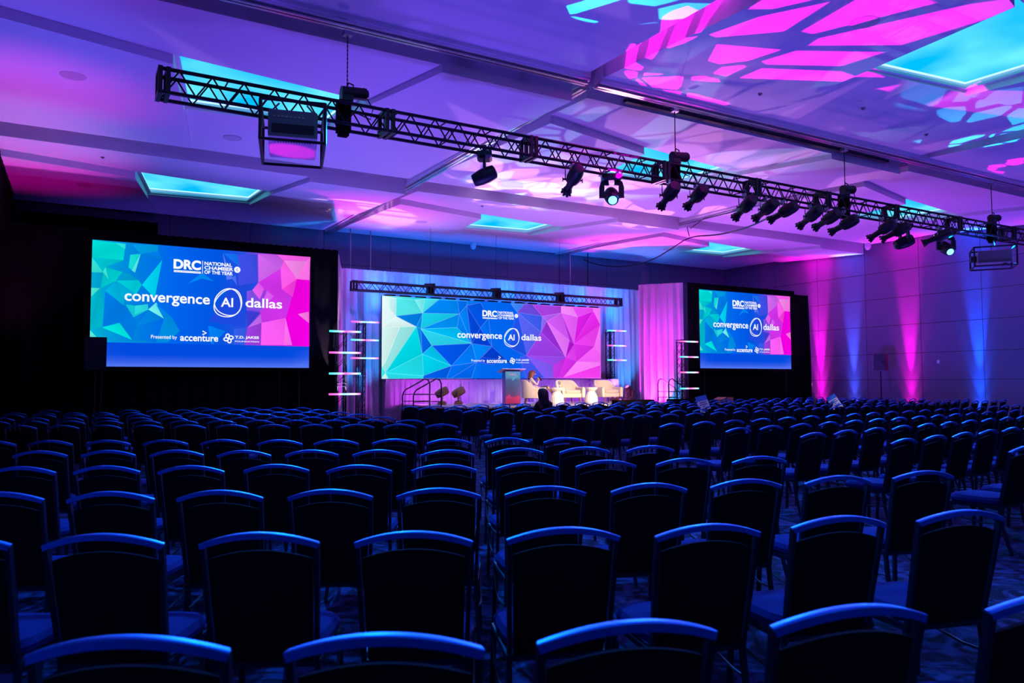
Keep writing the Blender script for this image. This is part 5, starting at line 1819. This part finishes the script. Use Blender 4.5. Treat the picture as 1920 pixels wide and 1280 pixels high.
# reserved signs leaning on chairs
def sign(loc, rz, w_, h_, tilt, label):
    t = empty('chair_sign', loc, rz, label, 'sign', 'paper signs on chairs')
    R_ = Euler((radians(-18), tilt, 0)).to_matrix()
    def q(a, b, y):
        return R_ @ Vector((a, y, b))
    def sheet(name, x0, x1, z0, z1, y0, y1, m):
        vs = [q(x0, z0, y0), q(x1, z0, y0), q(x1, z1, y0), q(x0, z1, y0), q(x0, z0, y1), q(x1, z0, y1), q(x1, z1, y1), q(x0, z1, y1)]
        MB().add(vs, [(0, 1, 2, 3), (7, 6, 5, 4), (0, 4, 5, 1), (1, 5, 6, 2), (2, 6, 7, 3), (3, 7, 4, 0)]).build(name, M[m], t)
    sheet('card', -w_ / 2, w_ / 2, 0, h_, 0.0, 0.008, 'paper')
    sheet('header', -w_ / 2, w_ / 2, h_ * 0.78, h_, -0.003, 0.0, 'sign_blue')
    for k in range(5):
        wd = (0.32, 0.36, 0.12, 0.38, 0.34)[k] * w_
        z = h_ * (0.70 - 0.09 * k)
        sheet('text_line', -wd, wd, z - h_ * 0.018, z + h_ * 0.018, -0.003, 0.0, 'ink')
    return t


sign((13.6, 13.75, 0.60), radians(-24), 0.28, 0.58, radians(-14), 'white sign sheet with blue header leaning on a chair before right screen')
sign((19.1, 14.1, 0.62), radians(-30), 0.28, 0.54, radians(-28), 'tilted white sign sheet on a chair near the first blue wall beam')

# small wall fittings
for loc, lab in (((26.27, 20.85, 3.48), 'small glowing white wall fitting high beside black drape'), ((26.27, 20.8, 1.38), 'small glowing white wall fitting low beside black drape')):
    t = empty('wall_fitting', loc, 0, lab, 'wall light')
    MB().box((0.03, 0, 0), (0.05, 0.12, 0.12)).build('housing', M['white_plastic'], t)
    MB().box((-0.005, 0, 0), (0.02, 0.07, 0.08)).build('lamp', M['lens_warm'], t)
t = empty('switch_plate', (26.27, 15.47, 2.16), 0, 'small pale switch plate on the right wall between pink and blue beams', 'switch')
MB().box((0, 0, 0), (0.02, 0.09, 0.13)).build('plate', M['white_plastic'], t)
MB().box((-0.012, 0, 0), (0.012, 0.03, 0.05)).build('toggle', M['white_plastic'], t)
for loc, lab in (((25.9, 17.8, 6.51), 'white dome camera under the ceiling near the right wall'), ((12.9, 24.9, 6.50), 'white dome camera under the ceiling before the stage wall')):
    t = empty('dome_camera', loc, 0, lab, 'camera')
    MB().lathe([(0.11, 0.14), (0.11, 0.0), (0.10, -0.02)], 18).build('housing', M['white_plastic'], t, True)
    MB().lathe([(0.09, -0.02), (0.08, -0.06), (0.05, -0.09), (0.01, -0.10)], 18).build('dome', M['white_plastic'], t, True)
# uplight fixtures on the floor by the right wall
for y, c, lab in ((20.9, 'lens_pink', 'floor uplight throwing the pink beam beside the black drape'), (18.8, 'lens_cyan', 'floor uplight throwing the left blue wall beam'), (16.5, 'lens_pink', 'floor uplight throwing the middle pink wall beam'), (14.1, 'lens_cyan', 'floor uplight throwing the right blue wall beam')):
    t = empty('floor_uplight', (25.95, y, 0), 0, lab, 'stage light', 'floor uplights along the right wall')
    MB().lathe([(0.06, 0.03), (0.10, 0.05), (0.11, 0.17), (0.09, 0.18)], 16).build('can', M['black'], t, True)
    MB().lathe([(0.085, 0.181), (0.07, 0.186)], 16).build('lens', M[c], t, True)
    MB().sweep([(0, -0.13, 0.12), (0, -0.13, 0.01), (0, 0.13, 0.01), (0, 0.13, 0.12)], [(-0.02, -0.004), (0.02, -0.004), (0.02, 0.004), (-0.02, 0.004)], (1, 0, 0)).build('bracket', M['black'], t)
